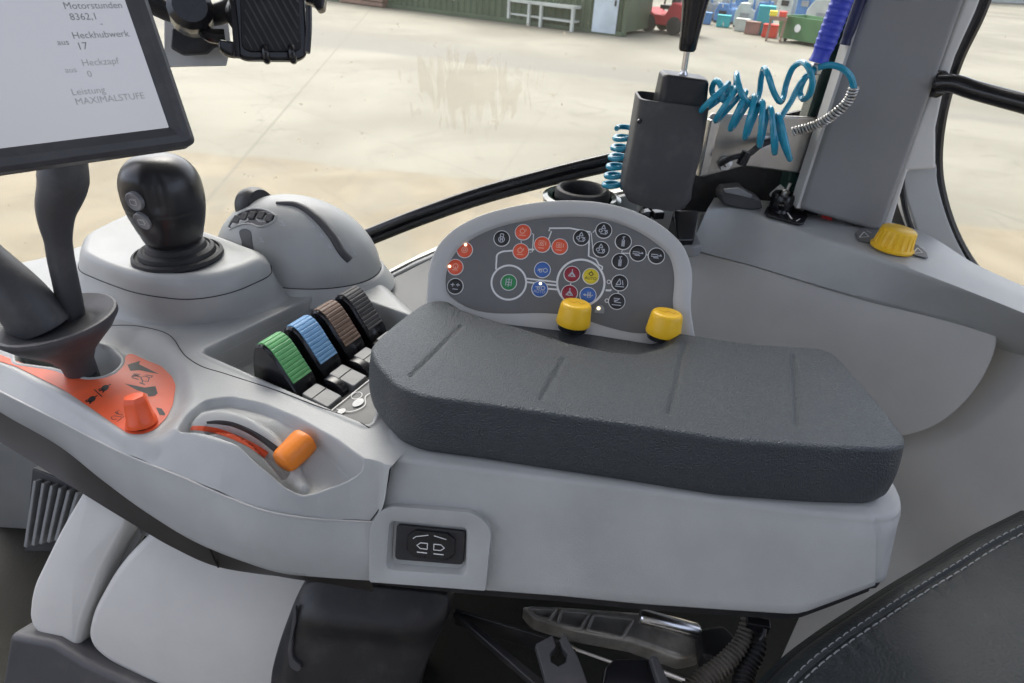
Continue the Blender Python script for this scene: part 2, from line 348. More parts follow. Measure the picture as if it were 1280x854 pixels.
def rack():
    a, b = G0(634, 28), G0(716, 40); e = unit(b-a); n = np.array([-e[1], e[0], 0]); L = np.linalg.norm(b-a)
    r = empty('low_rack', (a+b)/2, 'low pale metal rack in front of the green container', 'rack')
    hh = .75
    mb = MB(); mb.box((a+b)/2+n*.3+Z_*hh, e*L/2, n*.35, Z_*.05); mb.build('top', M['rack'], r, bevel=.01)
    mb = MB(); mb.box((a+b)/2+n*.3+Z_*.3, e*L/2*.97, n*.3, Z_*.03); mb.build('shelf', M['rack'], r, bevel=.008)
    for q in (0, .33, .52, 1):
        for k in (0, .6): mb = MB(); mb.box(a+e*(L*(.02+.96*q))+n*(k)+Z_*hh/2, e*.05, n*.05, Z_*hh/2); mb.build('leg', M['rack'], r)
rack()
def forklift():
    a, b = G0(797, 38), G0(858, 47); e = unit(b-a); n = np.array([-e[1], e[0], 0]); L = np.linalg.norm(b-a); R = lambda u, v, z: a+e*u*L+n*v+Z_*z
    r = empty('forklift', (a+b)/2, 'red forklift truck parked beyond the container', 'forklift')
    mb = MB(); mb.prism([R(.02, 0, .3), R(.95, 0, .25), R(1.0, 0, .95), R(.62, 0, 1.05), R(.5, 0, .62), R(.3, 0, .62), R(.05, 0, .8)], n*1.05); mb.build('body', M['fred'], r, bevel=.05)
    for q in (.2, .72):
        for v in (-.06, .95): mb = MB(); mb.lathe([(0, 0), (.2, 0), (.3, .03), (.3, .15), (.2, .18), (0, .18)], R(q, v, .3), n, 20); mb.build('wheel', M['fdark'], r)
    mb = MB()
    for q in (.18, .6):
        for v in (.08, .97): mb.tube([R(q, v, .6), R(q+.03, v, 2.05)], .035, 6)
    mb.prism([R(.12, .02, 2.05), R(.7, .02, 2.05), R(.7, 1.03, 2.05), R(.12, 1.03, 2.05)], Z_*.08); mb.build('roll_cage', M['fdark'], r)
    mb = MB(); mb.box(R(-.06, .3, 1.2), e*.05, n*.05, Z_*1.2); mb.box(R(-.06, .75, 1.2), e*.05, n*.05, Z_*1.2); mb.box(R(-.06, .52, .5), e*.03, n*.5, Z_*.18); mb.build('mast', M['fdark'], r)
    mb = MB(); mb.box(R(.42, .5, .85), e*.22, n*.25, Z_*.07); mb.box(R(.56, .5, 1.15), e*.06, n*.25, Z_*.28); mb.build('seat', M['fdark'], r, bevel=.02)
forklift()
# things along the left edge of the yard
def barrel(px, py, m, label, rad=.29, h=.9, group=None):
    o = G0(px, py); mb = MB(); mb.lathe([(0, 0), (rad, 0), (rad, .3*h), (rad+.02, .33*h), (rad, .36*h), (rad, .64*h), (rad+.02, .67*h), (rad, .7*h), (rad, h), (rad-.03, h), (rad-.03, h-.03), (0, h-.03)], o, Z_, 24)
    return tag(mb.build('barrel', m, bevel=0), label, 'barrel', group)
barrel(486, 8, M['bblue'], 'blue plastic barrel standing left of the green container wall')
a, b = G0(424, 3), G0(478, 10); e = unit(b-a); n = np.array([-e[1], e[0], 0]); L = np.linalg.norm(b-a)
mb = MB()
for k in range(6): mb.box((a+b)/2+Z_*(.1+.17*k)+n*.4, e*L/2, n*.4, Z_*.07)
for q in (.05, .5, .95): mb.box(a+e*L*q+Z_*.5+n*.4, e*.05, n*.38, Z_*.5)
tag(mb.build('wooden_crate', M['wood'], bevel=.01), 'weathered brown wooden crate beside the blue barrel', 'crate')
o = G0(374, 9); mb = MB(); mb.lathe([(.2, 0), (.42, 0), (.48, .05), (.48, .17), (.42, .22), (.2, .22)], o, Z_, 28, cap=False); mb.f += []
tag(mb.build('tyre', M['fdark']), 'black tyre lying on the concrete left of the wooden crate', 'tyre')
# green skip, teal crate and machinery in the far row
def skip():
    a, b = G0(972, 51), G0(1021, 60); e = unit(b-a); n = np.array([-e[1], e[0], 0]); L = np.linalg.norm(b-a)
    r = empty('skip_container', (a+b)/2, 'green open skip at the right end of the far row of machines', 'skip')
    lo = [a+n*0+Z_*.12, b+Z_*.12, b+n*1.2+Z_*.12, a+n*1.2+Z_*.12]; hi = [a-e*.12-n*.1+Z_*.85, b+e*.12-n*.1+Z_*.85, b+e*.12+n*1.3+Z_*.85, a-e*.12+n*1.3+Z_*.85]
    c = sum(hi)/4
    mb = MB(); mb.loft([lo, hi, [c+(p-c)*.92 for p in hi], [c-Z_*.6+(p-c)*.85 for p in hi]]); mb.build('tub', M['bin'], r)
    for q in (.12, .88): mb = MB(); mb.lathe([(0, 0), (.07, 0), (.07, .06), (0, .06)], a+e*L*q+n*.1+Z_*.08, n, 14); mb.build('castor', M['fdark'], r)
    mb = MB(); mb.lathe([(0, 0), (.13, 0), (.13, .01), (0, .01)], a+e*L*.45-n*.06+Z_*.5, -n, 20); mb.build('round_sticker', M['white'], r)
skip()
def machine(px0, px1, py, h, mcol, label, k, group='machines in the far row'):
    a, b = G0(px0, py), G0(px1, py+(px1-px0)*.12); e = unit(b-a); n = np.array([-e[1], e[0], 0]); L = np.linalg.norm(b-a); R = lambda u, v, z: a+e*u*L+n*v+Z_*z
    r = empty('machine', (a+b)/2, label, 'machine', group); rr = random.Random(k)
    mb = MB(); mb.prism([R(.04, 0, .08), R(.96, 0, .08), R(.96, 0, h*.45), R(.75, 0, h*.5), R(.7, 0, h*.62), R(.2, 0, h*.62), R(.04, 0, h*.4)], n*.9); mb.build('base', mcol, r, bevel=.03)
    mb = MB(); x = .15+.3*rr.random(); mb.prism([R(x, .2, h*.5), R(x+.4, .2, h*.5), R(x+.36, .2, h), R(x+.06, .2, h*.92)], n*.5); mb.build('head', M['mach'] if k % 2 else M['rack'], r, bevel=.03)
    for q in (.12, .85): mb = MB(); mb.box(R(q, .3, .05), e*.06, n*.25, Z_*.05); mb.build('foot', M['fdark'], r)
    mb = MB(); mb.tube([R(.85, .1, h*.4), R(.8, .05, h*.75), R(.9, .05, h*1.05)], .035, 6); mb.build('lever', M['machb'], r)
    mb = MB(); mb.box(R(.5, -.03, h*.3), e*.2*L, n*.02, Z_*.12); mb.build('cover_plate', M['mach'] if k % 2 == 0 else M['fdark'], r)
machine(868, 888, 24, 1.5, M['mach'], 'grey machine, leftmost of the far row behind the hand lever', 0)
machine(890, 912, 28, 1.25, M['machb'], 'blue machine second from the left in the far row', 1)
machine(914, 940, 34, 1.5, M['rack'], 'pale machine between the two blue machines in the far row', 2)
machine(938, 956, 38, 1.7, M['machb'], 'blue machine left of the teal crate in the far row', 3)
machine(1000, 1050, 38, 2.0, M['rack'], 'tall pale machine frame behind the green skip', 4)
machine(1060, 1110, 48, 1.8, M['mach'], 'grey machine at the right end of the far row', 5)
for k_, (x_, w_, y_, h_, mm, lb) in enumerate(((872, 18, 4, 2.2, 'machb', 'tall blue machine far behind the leftmost grey machine'), (893, 20, 8, 2.4, 'rack', 'tall pale machine in the back row beside the hand lever'), (916, 22, 12, 2.3, 'machb', 'blue machine in the back row behind the pale machine'), (942, 20, 17, 2.6, 'mach', 'grey machine in the back row behind the teal bin'),
        (966, 22, 22, 2.3, 'rack', 'pale machine in the back row behind the yellow and red blocks'), (990, 22, 26, 2.6, 'machb', 'blue machine in the back row above the green skip'), (1016, 24, 30, 2.6, 'mach', 'grey machine in the back row right of the green skip'))):
    machine(x_, x_+w_, y_, h_, M[mm], lb, k_+7, 'machines in the back row')
for k_, (x_, y_, mm, lb) in enumerate(((880, 30, 'machb', 'small blue box at the left end of the far row'), (903, 34, 'tealbin', 'small teal box before the blue machine in the far row'), (926, 39, 'rack', 'small pale box before the pale machine in the far row'), (939, 43, 'wood', 'small brown box left of the teal bin'), (961, 47, 'bred', 'small red box under the dark trestle'))):
    a = G0(x_, y_); e = unit(np.array([.95, -.3-.05*k_, 0])); n = np.array([-e[1], e[0], 0]); mb = MB(); mb.box(a+Z_*.22, e*.26, n*.2, Z_*.2); mb.box(a+Z_*.43, e*.28, n*.22, Z_*.025); mb.box(a+Z_*.01, e*.24, n*.18, Z_*.012); tag(mb.build('box', M[mm], bevel=.01), lb, 'box', 'boxes before the far row')
a = G0(952, 43); e = np.array([.95, -.3, 0]); n = np.array([.3, .95, 0])
mb = MB(); mb.prism([a-e*.28-n*.2, a+e*.28-n*.2, a+e*.28+n*.3, a-e*.28+n*.3], Z_*1.0, poly2=[a-e*.32-n*.25+Z_*1.0, a+e*.32-n*.25+Z_*1.0, a+e*.32+n*.35+Z_*1.0, a-e*.32+n*.35+Z_*1.0])
tag(mb.build('crate', M['tealbin'], bevel=.03), 'bright teal plastic bin left of the green skip', 'bin')
a = G0(966, 52); mb = MB(); mb.box(a+Z_*.75, e*.3, n*.2, Z_*.06); 
for q in (-.24, .24): mb.box(a+e*q+Z_*.35, e*.04, n*.15, Z_*.35)
r = empty('trestle', a, 'dark trestle carrying yellow and red blocks beside the green skip', 'trestle'); mb.build('frame', M['wood'], r)
for i, (q, mm) in enumerate(((-.2, M['brightyel']), (.12, M['bred']))):
    mb = MB(); mb.box(a+e*q+Z_*.9, e*.13, n*.15, Z_*.085); tag(mb.build('block', mm, bevel=.02), ('yellow block' if i == 0 else 'red block')+' lying on the dark trestle by the green skip', 'block')
# far hall wall closing the yard
fa, fb = G0(300, -26), G0(1500, 22)
fe = unit(fb-fa); fn = np.array([-fe[1], fe[0], 0])
M['hall'] = paint('hall_cladding', (.4, .41, .4), sc=.6)
r = empty('hall', (fa+fb)/2, 'pale clad hall wall behind the far row of machines', 'building')
mb = MB(); mb.box((fa+fb)/2+fn*14+Z_*3, fe*60, fn*4, Z_*3); mb.build('wall', M['hall'], r)
mb = MB(); mb.box((fa+fb)/2+fn*13.9+Z_*6.1, fe*60.5, fn*4.4, Z_*.12); mb.build('roof', M['mach'], r)

# ================================================================== THE CAB
WY = 1.15                                            # plane of the right-hand window
def slab(name, pts, off, m, parent=None, bevel=.004, seg=3, label=None):
    mb = MB(); mb.prism(np.asarray(pts), np.asarray(off)); return mb.build(name, m, parent, bevel=bevel, seg=seg, label=label)
tag(slab('cab_floor', [(-1.6, -.7, 1.22), (1.2, -.7, 1.22), (1.2, 1.16, 1.22), (-1.6, 1.16, 1.22)], (0, 0, -.06), M['floor']), kind='structure')
# roof overhead, out of view, that shades the cab
r = empty('cab_roof', (0, .3, 3.1), 'cab roof with grey headliner above the armrest', 'roof')
def holed_roof(name, x0, x1, y0, y1, z, th, m):       # roof sheet with an opening added to let sky light in
    hx0, hx1, hy0, hy1 = -.45, .70, -.05, .42
    mb = MB(); A_ = [(x0, y0), (x1, y0), (x1, y1), (x0, y1)]; B_ = [(hx0, hy0), (hx1, hy0), (hx1, hy1), (hx0, hy1)]
    mb.loft([np.array([(*p, z_) for p in q]) for q, z_ in ((A_, z), (A_, z+th), (B_, z+th), (B_, z), (A_, z))], cap0=False, cap1=False); return mb.build(name, m, r, bevel=.004)
holed_roof('headliner', -1.05, .95, -.62, 1.2, 3.1, .05, M['headliner']); holed_roof('roof_shell', -1.15, 1.05, -.72, 1.3, 3.16, .08, M['pillar'])
r = empty('front_bulkhead', (-1.5, .3, 1.6), 'dark grey front bulkhead of the cab beyond the monitor stand', 'bulkhead')
slab('bulkhead_panel', [(-1.5, -.62, 1.22), (-1.5, 1.14, 1.22), (-1.5, 1.14, 1.95), (-1.5, -.62, 1.95)], (-.06, 0, 0), M['pillar'], r, bevel=.02)
# unseen sheets added behind the camera keep light off faces turned to the driver
r = empty('light_blocker', (0, -.66, 2.2), 'unseen opaque left door and rear sheets added to block light', 'door')
slab('left_blocker', [(-1.2, -.66, 1.25), (1.0, -.66, 1.25), (1.0, -.66, 2.97), (-.40, -.66, 2.97), (-.40, -.66, 2.42), (-1.2, -.66, 2.42)], (0, -.05, 0), M['pillar'], r, bevel=.02)
slab('top_blocker', [(-1.0, -.66, 2.98), (1.0, -.66, 2.98), (1.0, -.66, 3.12), (-1.0, -.66, 3.12)], (0, -.05, 0), M['pillar'], r, bevel=.02)
slab('rear_blocker', [(1.16, -.66, 1.25), (1.16, .55, 1.25), (1.16, .55, 2.35), (1.16, -.66, 2.35)], (.05, 0, 0), M['pillar'], r, bevel=.02)
# right window: frame, glass with a mud smear, lower seal
r = empty('side_window', PY(600, 250, WY), 'right-hand cab window with black curved lower frame and mud smear on the glass', 'window')
bar = cr([PY(*p, WY) for p in ((-100, 440), (100, 392), (250, 352), (350, 329), (440, 304), (520, 273), (600, 245), (680, 223), (762, 203), (860, 182), (1000, 150))], 90)
mb = MB(); mb.tube(bar+Z_*.006, .0115, 12); fr = mb.build('lower_frame', M['gloss'], r)
mb = MB(); mb.tube(bar-Z_*.012+np.array([0, .012, 0]), .0095, 10); mb.tube(bar-Z_*.006-np.array([0, .012, 0]), .0045, 8); mb.build('seal', M['rubber'], r)
low = cr([PY(*p, WY) for p in ((-60, 558), (150, 488), (300, 426), (380, 392), (430, 371), (470, 354), (505, 335), (540, 319), (600, 295), (700, 262), (860, 225), (1000, 190))], 60)
mb = MB(); mb.tube(low, .006, 8); mb.build('lower_seal', M['rubber'], r)
def glass_material(smear=True):
    m = bpy.data.materials.new('window_glass'); m.use_nodes = True; t = m.node_tree; N, L = t.nodes, t.links; N.clear()
    out = N.new('ShaderNodeOutputMaterial'); tr = N.new('ShaderNodeBsdfTransparent'); tr.inputs['Color'].default_value = (.97, .98, .96, 1)
    gl = N.new('ShaderNodeBsdfGlossy'); gl.inputs['Roughness'].default_value = .02; fr_ = N.new('ShaderNodeFresnel'); fr_.inputs['IOR'].default_value = 1.25
    mx = N.new('ShaderNodeMixShader'); L.new(fr_.outputs[0], mx.inputs[0]); L.new(tr.outputs[0], mx.inputs[1]); L.new(gl.outputs[0], mx.inputs[2])
    df = N.new('ShaderNodeBsdfDiffuse'); df.inputs['Color'].default_value = (.32, .29, .22, 1)
    tl = N.new('ShaderNodeBsdfTranslucent'); tl.inputs['Color'].default_value = (.36, .32, .24, 1); ad = N.new('ShaderNodeMixShader'); ad.inputs[0].default_value = .7; L.new(df.outputs[0], ad.inputs[1]); L.new(tl.outputs[0], ad.inputs[2])
    tc = N.new('ShaderNodeTexCoord')
    mp = N.new('ShaderNodeMapping'); mp.vector_type = 'POINT'; c = PY(588, 108, WY)-np.array(WIN0); mp.inputs['Location'].default_value = (-c[0]/.11, 0, -c[2]/.075); mp.inputs['Scale'].default_value = (1/.11, 0, 1/.075)
    L.new(tc.outputs['Object'], mp.inputs['Vector'])
    ln = N.new('ShaderNodeVectorMath'); ln.operation = 'LENGTH'; L.new(mp.outputs[0], ln.inputs[0])
    n1 = N.new('ShaderNodeTexNoise'); n1.inputs['Scale'].default_value = 26; n1.inputs['Detail'].default_value = 5; n1.inputs['Distortion'].default_value = 1.6
    m2 = N.new('ShaderNodeMapping'); m2.inputs['Scale'].default_value = (1.6, 1, .55); L.new(tc.outputs['Object'], m2.inputs['Vector']); L.new(m2.outputs[0], n1.inputs['Vector'])
    ma = N.new('ShaderNodeMath'); ma.operation = 'MULTIPLY_ADD'; L.new(n1.outputs['Fac'], ma.inputs[0]); ma.inputs[1].default_value = -3.2; ma.inputs[2].default_value = 2.25
    sb = N.new('ShaderNodeMath'); sb.operation = 'SUBTRACT'; L.new(ma.outputs[0], sb.inputs[0]); L.new(ln.outputs['Value'], sb.inputs[1])
    rm = N.new('ShaderNodeMapRange'); rm.inputs['From Min'].default_value = -.1; rm.inputs['From Max'].default_value = .12; rm.inputs['To Max'].default_value = .2 if smear else 0; L.new(sb.outputs[0], rm.inputs['Value'])
    # fine dust specks over the whole pane
    n2 = N.new('ShaderNodeTexNoise'); n2.inputs['Scale'].default_value = 60; n2.inputs['Detail'].default_value = 2; L.new(tc.outputs['Object'], n2.inputs['Vector'])
    r2 = N.new('ShaderNodeMapRange'); r2.inputs['From Min'].default_value = .735; r2.inputs['From Max'].default_value = .76; r2.inputs['To Max'].default_value = .45; L.new(n2.outputs['Fac'], r2.inputs['Value'])
    film = N.new('ShaderNodeMath'); film.operation = 'MAXIMUM'; film.inputs[1].default_value = .03; L.new(rm.outputs[0], film.inputs[0])  # constant veil imitating faint glare over the yard
    mxx = N.new('ShaderNodeMath'); mxx.operation = 'MAXIMUM'; L.new(film.outputs[0], mxx.inputs[0]); L.new(r2.outputs[0], mxx.inputs[1])
    m3 = N.new('ShaderNodeMixShader'); L.new(mxx.outputs[0], m3.inputs[0]); L.new(mx.outputs[0], m3.inputs[1]); L.new(ad.outputs[0], m3.inputs[2]); L.new(m3.outputs[0], out.inputs['Surface'])
    return m
gl = [p+np.array([0, .003, 0]) for p in low]
top = [np.array([p[0], WY+.003, 3.08]) for p in low[::-1]]
WIN0 = (0.0, WY, 2.5)
mb = MB(); mb.prism(np.array(gl+top), (0, .004, 0)); mb.build('pane', glass_material(), r, origin=WIN0)
# inner side wall below the window and the right-hand console
def rc_pts():
    return None
r = empty('cab_side_wall', (0, 1.1, 1.8), 'blue grey inner side wall below the right-hand window', 'wall')
wl = [PY(*p, WY-.02) for p in ((-60, 560), (150, 490), (300, 428), (380, 394), (430, 373), (470, 356), (505, 337), (540, 321), (600, 297), (700, 264), (800, 243), (862, 240), (900, 290), (1000, 300))]
wl = list(cr(wl, 40)); P = np.array(wl+[np.array([wl[-1][0], WY-.02, 1.2]), np.array([wl[0][0], WY-.02, 1.2])])
slab('wall_panel', P, (0, .05, 0), M['grey2'], r, bevel=.006)
# sill ledge between the wall and the armrest
a = [H(*p, .50) for p in ((430, 376), (470, 357), (540, 322), (640, 300), (760, 330), (760, 420), (560, 430))]
slab('ledge', a, (0, 0, -.03), M['pillar'], r, bevel=.005)

# ---- right-hand console
r = empty('side_console', H(1050, 330, .42), 'grey side console with black switch and yellow knob under the pillar', 'console')
RH = .372                                            # the top of the console lies this far below the eye
ridge = [(884, 262), (920, 261), (960, 274), (1012, 293), (1095, 321), (1210, 364), (1300, 400), (1420, 450)]
seam = [(862, 311), (896, 320), (945, 333), (988, 346), (1077, 372), (1210, 407), (1300, 436), (1420, 478)]
Rg = cr(HH(ridge, RH), 120); Sm = cr(HH(seam, .438), 120)
up = unit(np.array([.55, .8, 0]))
back = [p+np.array([.02, 0, 0]) for p in HH([(880, 245), (930, 228), (985, 238), (1045, 262), (1130, 285), (1210, 332), (1300, 372), (1420, 420)], RH)]; Bk = cr(back, 120)
rings = []
for k, t in enumerate(np.linspace(0, 1, 8)): rings.append(Sm*(1-t)+Rg*t+np.array([0, 0, 0]))
G = [Sm+np.array([.02, .03, -.03]), Sm, Sm*.94+Rg*.06, Sm*.5+Rg*.5, Rg*.88+Sm*.12, Rg*.955+Sm*.04+Bk*.005, Rg*.98+Sm*.005+Bk*.015, Rg*.94+Bk*.06, Rg*.5+Bk*.5, Bk*.97+Rg*.03, Bk+np.array([.01, .015, -.012]), Bk+np.array([.03, .04, -.08]), Sm+np.array([.1, .12, -.1])]
mb = MB(); mb.loft([np.array(g) for g in zip(*G)], closed=True); mb.build('upper_shell', M['grey'], r, angle=60)
# lower panel with its rounded rear end
loP = [(850, 309), (896, 321), (945, 334), (988, 347), (1077, 373), (1210, 408), (1246, 419), (1246, 430), (1240, 450), (1226, 478), (1204, 506), (1174, 531), (1136, 545), (1080, 549), (900, 600), (820, 600), (840, 420)]
p0 = H(896, 320, .44); p1 = H(1210, 407, .44); dd = unit(p1-p0); nn = unit(np.cross(dd, unit(np.array([.12, .2, 1.0])))); nn = nn if nn@(CAM-p0) > 0 else -nn
LP0, LNN = p0, nn
P = rp(PLL(loP, p0, nn), [0, .01, .01, .01, .01, .01, .01, .01, .06, .06, .06, .06, .06, .03, 0, 0, 0])
slab('lower_panel', P, -nn*.02, M['silver'], r, bevel=.003, seg=3)
# switch plate and toggle on its top
pl = HH([(958, 262), (966, 258), (1006, 268), (1009, 273), (1004, 282), (999, 283), (958, 272), (955, 268)], RH-.0015)
sp = slab('switch_plate', pl+Z_*.0005, Z_*.005, M['gloss'], r, bevel=.0015)
c = H(976, 266, RH-.006); mb = MB(); mb.lathe([(0, 0), (.011, 0), (.009, .006), (0, .007)], c, Z_, 20); mb.tube([c+Z_*.004, c+np.array([-.004, -.004, .016])], [.004, .005], 10); mb.build('toggle', M['gloss'], sp)
mb = MB(); stroke(mb, [H(984, 266, RH-.0085), H(990, 274, RH-.0085)], .003, Z_, .0003); stroke(mb, [H(995, 277, RH-.0070), H(1000, 274, RH-.0070)], .002, Z_, .0008); mb.build('mark', M['white'], sp, fix=False)
# yellow fluted knob with its printed plates
for q in ([(1069, 292), (1074, 287), (1085, 285), (1100, 286), (1100, 303), (1085, 304), (1072, 301)], [(1135, 304), (1146, 307), (1158, 317), (1160, 324), (1148, 321), (1130, 316)]):
    pp = slab('printed_plate', rp(HH(q, RH-.0015), .004)+Z_*.0004, Z_*.0012, M['face'], r, bevel=.0005)
for c_ in ((1080, 294), (1147, 314)):
    mb = MB()
    for d1, d2 in (((-6, 3), (0, -4)), ((0, -4), (6, 2)), ((6, 2), (-6, 3)), ((3, -5), (9, -3))): stroke(mb, [H(c_[0]+d1[0], c_[1]+d1[1], RH-.0036), H(c_[0]+d2[0], c_[1]+d2[1], RH-.0036)], .0016, Z_, .0003)
    mb.build('printed_symbol', M['white'], r, fix=False)
kc = H(1114, 311, RH-.001); ax = unit(np.array([.06, .02, 1]))
a_ = unit(np.cross(ax, [0, 1, 0])); b_ = np.cross(ax, a_); rings = []
for rad, hh, fl in ((.0, .0005, 0), (.0305, .0005, 0), (.0315, .004, 0), (.030, .0055, 0), (.0285, .007, 1), (.0262, .022, 1), (.0258, .027, .5), (.0248, .031, .0), (.022, .033, 0), (.0, .0335, 0)):
    ph = np.linspace(0, 2*np.pi, 144, endpoint=False); rr = max(rad, 1e-5)*(1-.055*fl*(np.cos(ph*18) > .15)); rings.append(kc+ax*hh+rr[:, None]*(np.cos(ph)[:, None]*a_+np.sin(ph)[:, None]*b_))
mb = MB(); mb.loft(rings, cap0=False, cap1=False); mb.build('fluted_knob', M['yellow'], r, angle=40)
# ---- pillar behind the console, window edge strips and rear trim
r = empty('cab_pillar', PY(1050, 270, 1.0), 'broad leaning grey cab pillar rising from the side console', 'pillar')
def up_ext(a, b, z): t = (z-a[2])/(b[2]-a[2]); return a+(b-a)*t
A0, A1 = PY(999, 262, 1.03), PY(1084, 0, 1.03); B0, B1 = PY(1102, 292, 1.0), PY(1207, 0, 1.0)
q = [A0, B0, up_ext(B0, B1, 3.1), up_ext(A0, A1, 3.1)]
slab('pillar_trim', rp(q, [.01, .02, 0, 0]), (.015, .10, 0), M['pillar'], r, bevel=.012, seg=4)
# white sealing strip and dark gasket at the left of the pillar
off = np.array([-.012, .05, 0]); 
q = [A0+off, A0+off+np.array([.02, 0, 0]), up_ext(A0, A1, 3.1)+off+np.array([.02, 0, 0]), up_ext(A0, A1, 3.1)+off]
slab('window_gasket', q, (0, .035, 0), M['cup'], r, bevel=.003)
q = [A0+np.array([-.003, .005, 0]), A0+np.array([.004, .005, 0]), up_ext(A0, A1, 3.1)+np.array([.004, .005, 0]), up_ext(A0, A1, 3.1)+np.array([-.003, .005, 0])]
slab('sealing_strip', q, (0, .03, 0), M['silver'], r, bevel=.001)
# right-hand return of the pillar: pale strip that widens downwards
C1 = [(1207, 0), (1212, -40), (1235, -30), (1222, 20), (1196, 70), (1178, 120), (1168, 160), (1166, 207), (1132, 207), (1104, 290), (1100, 282), (1150, 150)]
q = PYY([(1101, 285), (1150, 148), (1206, -2), (1230, -70), (1250, -64), (1222, 12), (1196, 70), (1180, 118), (1171, 160), (1171, 212), (1136, 214), (1112, 292)], 1.03)
slab('pillar_return', q, (0, .05, 0), M['silver'], r, bevel=.006)
# rear window surround
r = empty('rear_window', PY(1190, 200, 1.06), 'curved grey rear window surround with black seal behind the pillar', 'window')
g = cr([PY(*p, 1.06) for p in ((1252, -60), (1224, 20), (1199, 72), (1183, 120), (1174, 165), (1172, 210), (1180, 255), (1196, 298), (1218, 335), (1260, 380))], 60)
mb = MB(); mb.tube(g, .008, 8); mb.build('seal', M['gloss'], r)
o_ = PYY([(1132, 204), (1150, 200), (1169, 202), (1172, 225), (1180, 258), (1195, 298), (1216, 335), (1262, 385), (1270, 430), (1210, 372), (1180, 345), (1155, 310), (1138, 265), (1130, 235)], 1.045)
slab('surround', cr(o_, 90, True), (0, .05, 0), M['grey2'], r, bevel=.012, seg=4)
e_ = cr(PYY([(1128, 206), (1128, 240), (1137, 280), (1152, 312), (1178, 346), (1215, 378)], 1.04), 40); mb = MB(); mb.tube(e_, .0045, 8); mb.build('seal', M['rubber'], r)
o_ = PYY([(1098, 296), (1126, 215), (1140, 215), (1140, 268), (1158, 312), (1190, 352), (1150, 352), (1100, 330)], 1.10)
slab('dark_recess', o_, (0, .03, 0), M['dgrey'], r, bevel=.004)
gp = [p+np.array([0, .004, 0]) for p in g]+[np.array([1.2, 1.064, 2.2]), np.array([1.2, 1.064, 3.0])]
slab('pane', gp, (0, .004, 0), glass_material(False), r, bevel=0)
mb = MB(); q = [PY(1172, 105, 1.0), PY(1188, 104, .99), PY(1215, 112, .97), PY(1300, 135, .9)]; mb.tube(cr(q, 20), .0125, 14); mb.lathe([(0, 0), (.019, 0), (.019, .0077), (.013, .016)], PY(1169, 105, 1.03), unit(q[1]-q[0])*.5+np.array([0, -.5, 0]), 20)
tag(mb.build('grab_handle', M['gloss']), 'short black grab handle sticking out right of the pillar', 'handle')

# ---- hand lever box standing behind the key panel
def lever_box():
    Y = .98; c = lambda x, y, d=0: PY(x, y, Y+d)
    r = empty('hand_lever', c(830, 250), 'black hand lever with chrome rod standing in a black holder box', 'hand lever')
    mb = MB(); rings = []
    for k, (yl, yr, xl, xr) in enumerate(((258, 266, 798, 846), (254, 262, 786, 858), (243, 252, 780, 866), (225, 236, 782, 868), (180, 190, 791, 880), (125, 136, 800, 889))):
        a, b = c(xl, yl), c(xr, yr); e = b-a; L = np.linalg.norm(e); n = unit(np.cross(e, [0, 0, 1.0])); n = n if n[1] > 0 else -n; f_ = .68 if k > 1 else (.6 if k else .45)
        rings.append(rp([a, b, b+n*L*f_, a+n*L*f_], [.016, .016, .02, .02], 6))
    top = rings[-1]; cc = top.mean(0); rings += [cc+(top-cc)*.94+Z_*.001, cc+(top-cc)*.9-Z_*.012]
    mb.loft(rings); mb.build('holder_box', M['dgrey'], r, angle=50)
    a, b = c(820, 141, .01), c(883, 150, .01); e = unit(b-a); L = np.linalg.norm(b-a); n = unit(np.cross(e, [0, 0, 1.0])); n = n if n[1] > 0 else -n; up_ = unit(c(826, 92, .01)-c(820, 141, .01)); hh = np.linalg.norm(c(826, 92, .01)-c(820, 141, .01))
    mb = MB(); q = rp([a-n*.004, b-n*.004, b+n*.055, a+n*.055], .012, 6); q2 = rp([a+e*.005, b-e*.003, b-e*.003+n*.05, a+e*.005+n*.05], .012, 6); mb.loft([q-up_*.05, q, q2*.6+q*.4+up_*hh*.55, q2+up_*hh]); mb.build('upper_block', M['black'], r, bevel=.006, seg=4)
    p0_, p1_ = c(853, 99, .035), c(859, 62, .035); mb = MB(); mb.tube([p0_-up_*.01, p1_+(p1_-p0_)*.1], .0045, 12); mb.lathe([(0, 0), (.011, 0), (.010, .006), (.0055, .014), (.0055, .016)], p0_-up_*.004, p1_-p0_, 16); mb.build('rod', M['chrome'], r)
    ax = unit(p1_-p0_)*.75+unit(c(872, 0, .035)-p1_)*.25; mb = MB()
    mb.lathe([(.0, 0), (.0105, 0), (.0125, .003), (.0135, .02), (.0165, .05), (.0195, .072), (.0205, .085), (.019, .1), (.0185, .115), (.0195, .13), (.018, .14), (.01, .147), (0, .148)], p1_-unit(ax)*.002, ax, 24); mb.build('grip', M['gloss'], r)
    mb = MB(); q = c(799, 152, -.001); mb.lathe([(0, 0), (.004, 0), (.003, .003), (0, .003)], q, [0, -1, .1], 12); mb.build('screw', M['gloss'], r)
    mb = MB(); mb.prism([H(846, 300, .39), H(868, 300, .39), H(874, 262, .36), H(842, 262, .36)], (0, .02, -.06)); mb.build('foot', M['gloss'], r, bevel=.004)
lever_box()
slab_o = HH([(846, 288), (870, 288), (878, 306), (868, 309), (852, 306)], .40)
tag(slab('blank_cover', slab_o, (0, 0, -.02), M['pillar'], None, bevel=.004), 'small dark square cover plate below the hand lever box', 'cover plate')
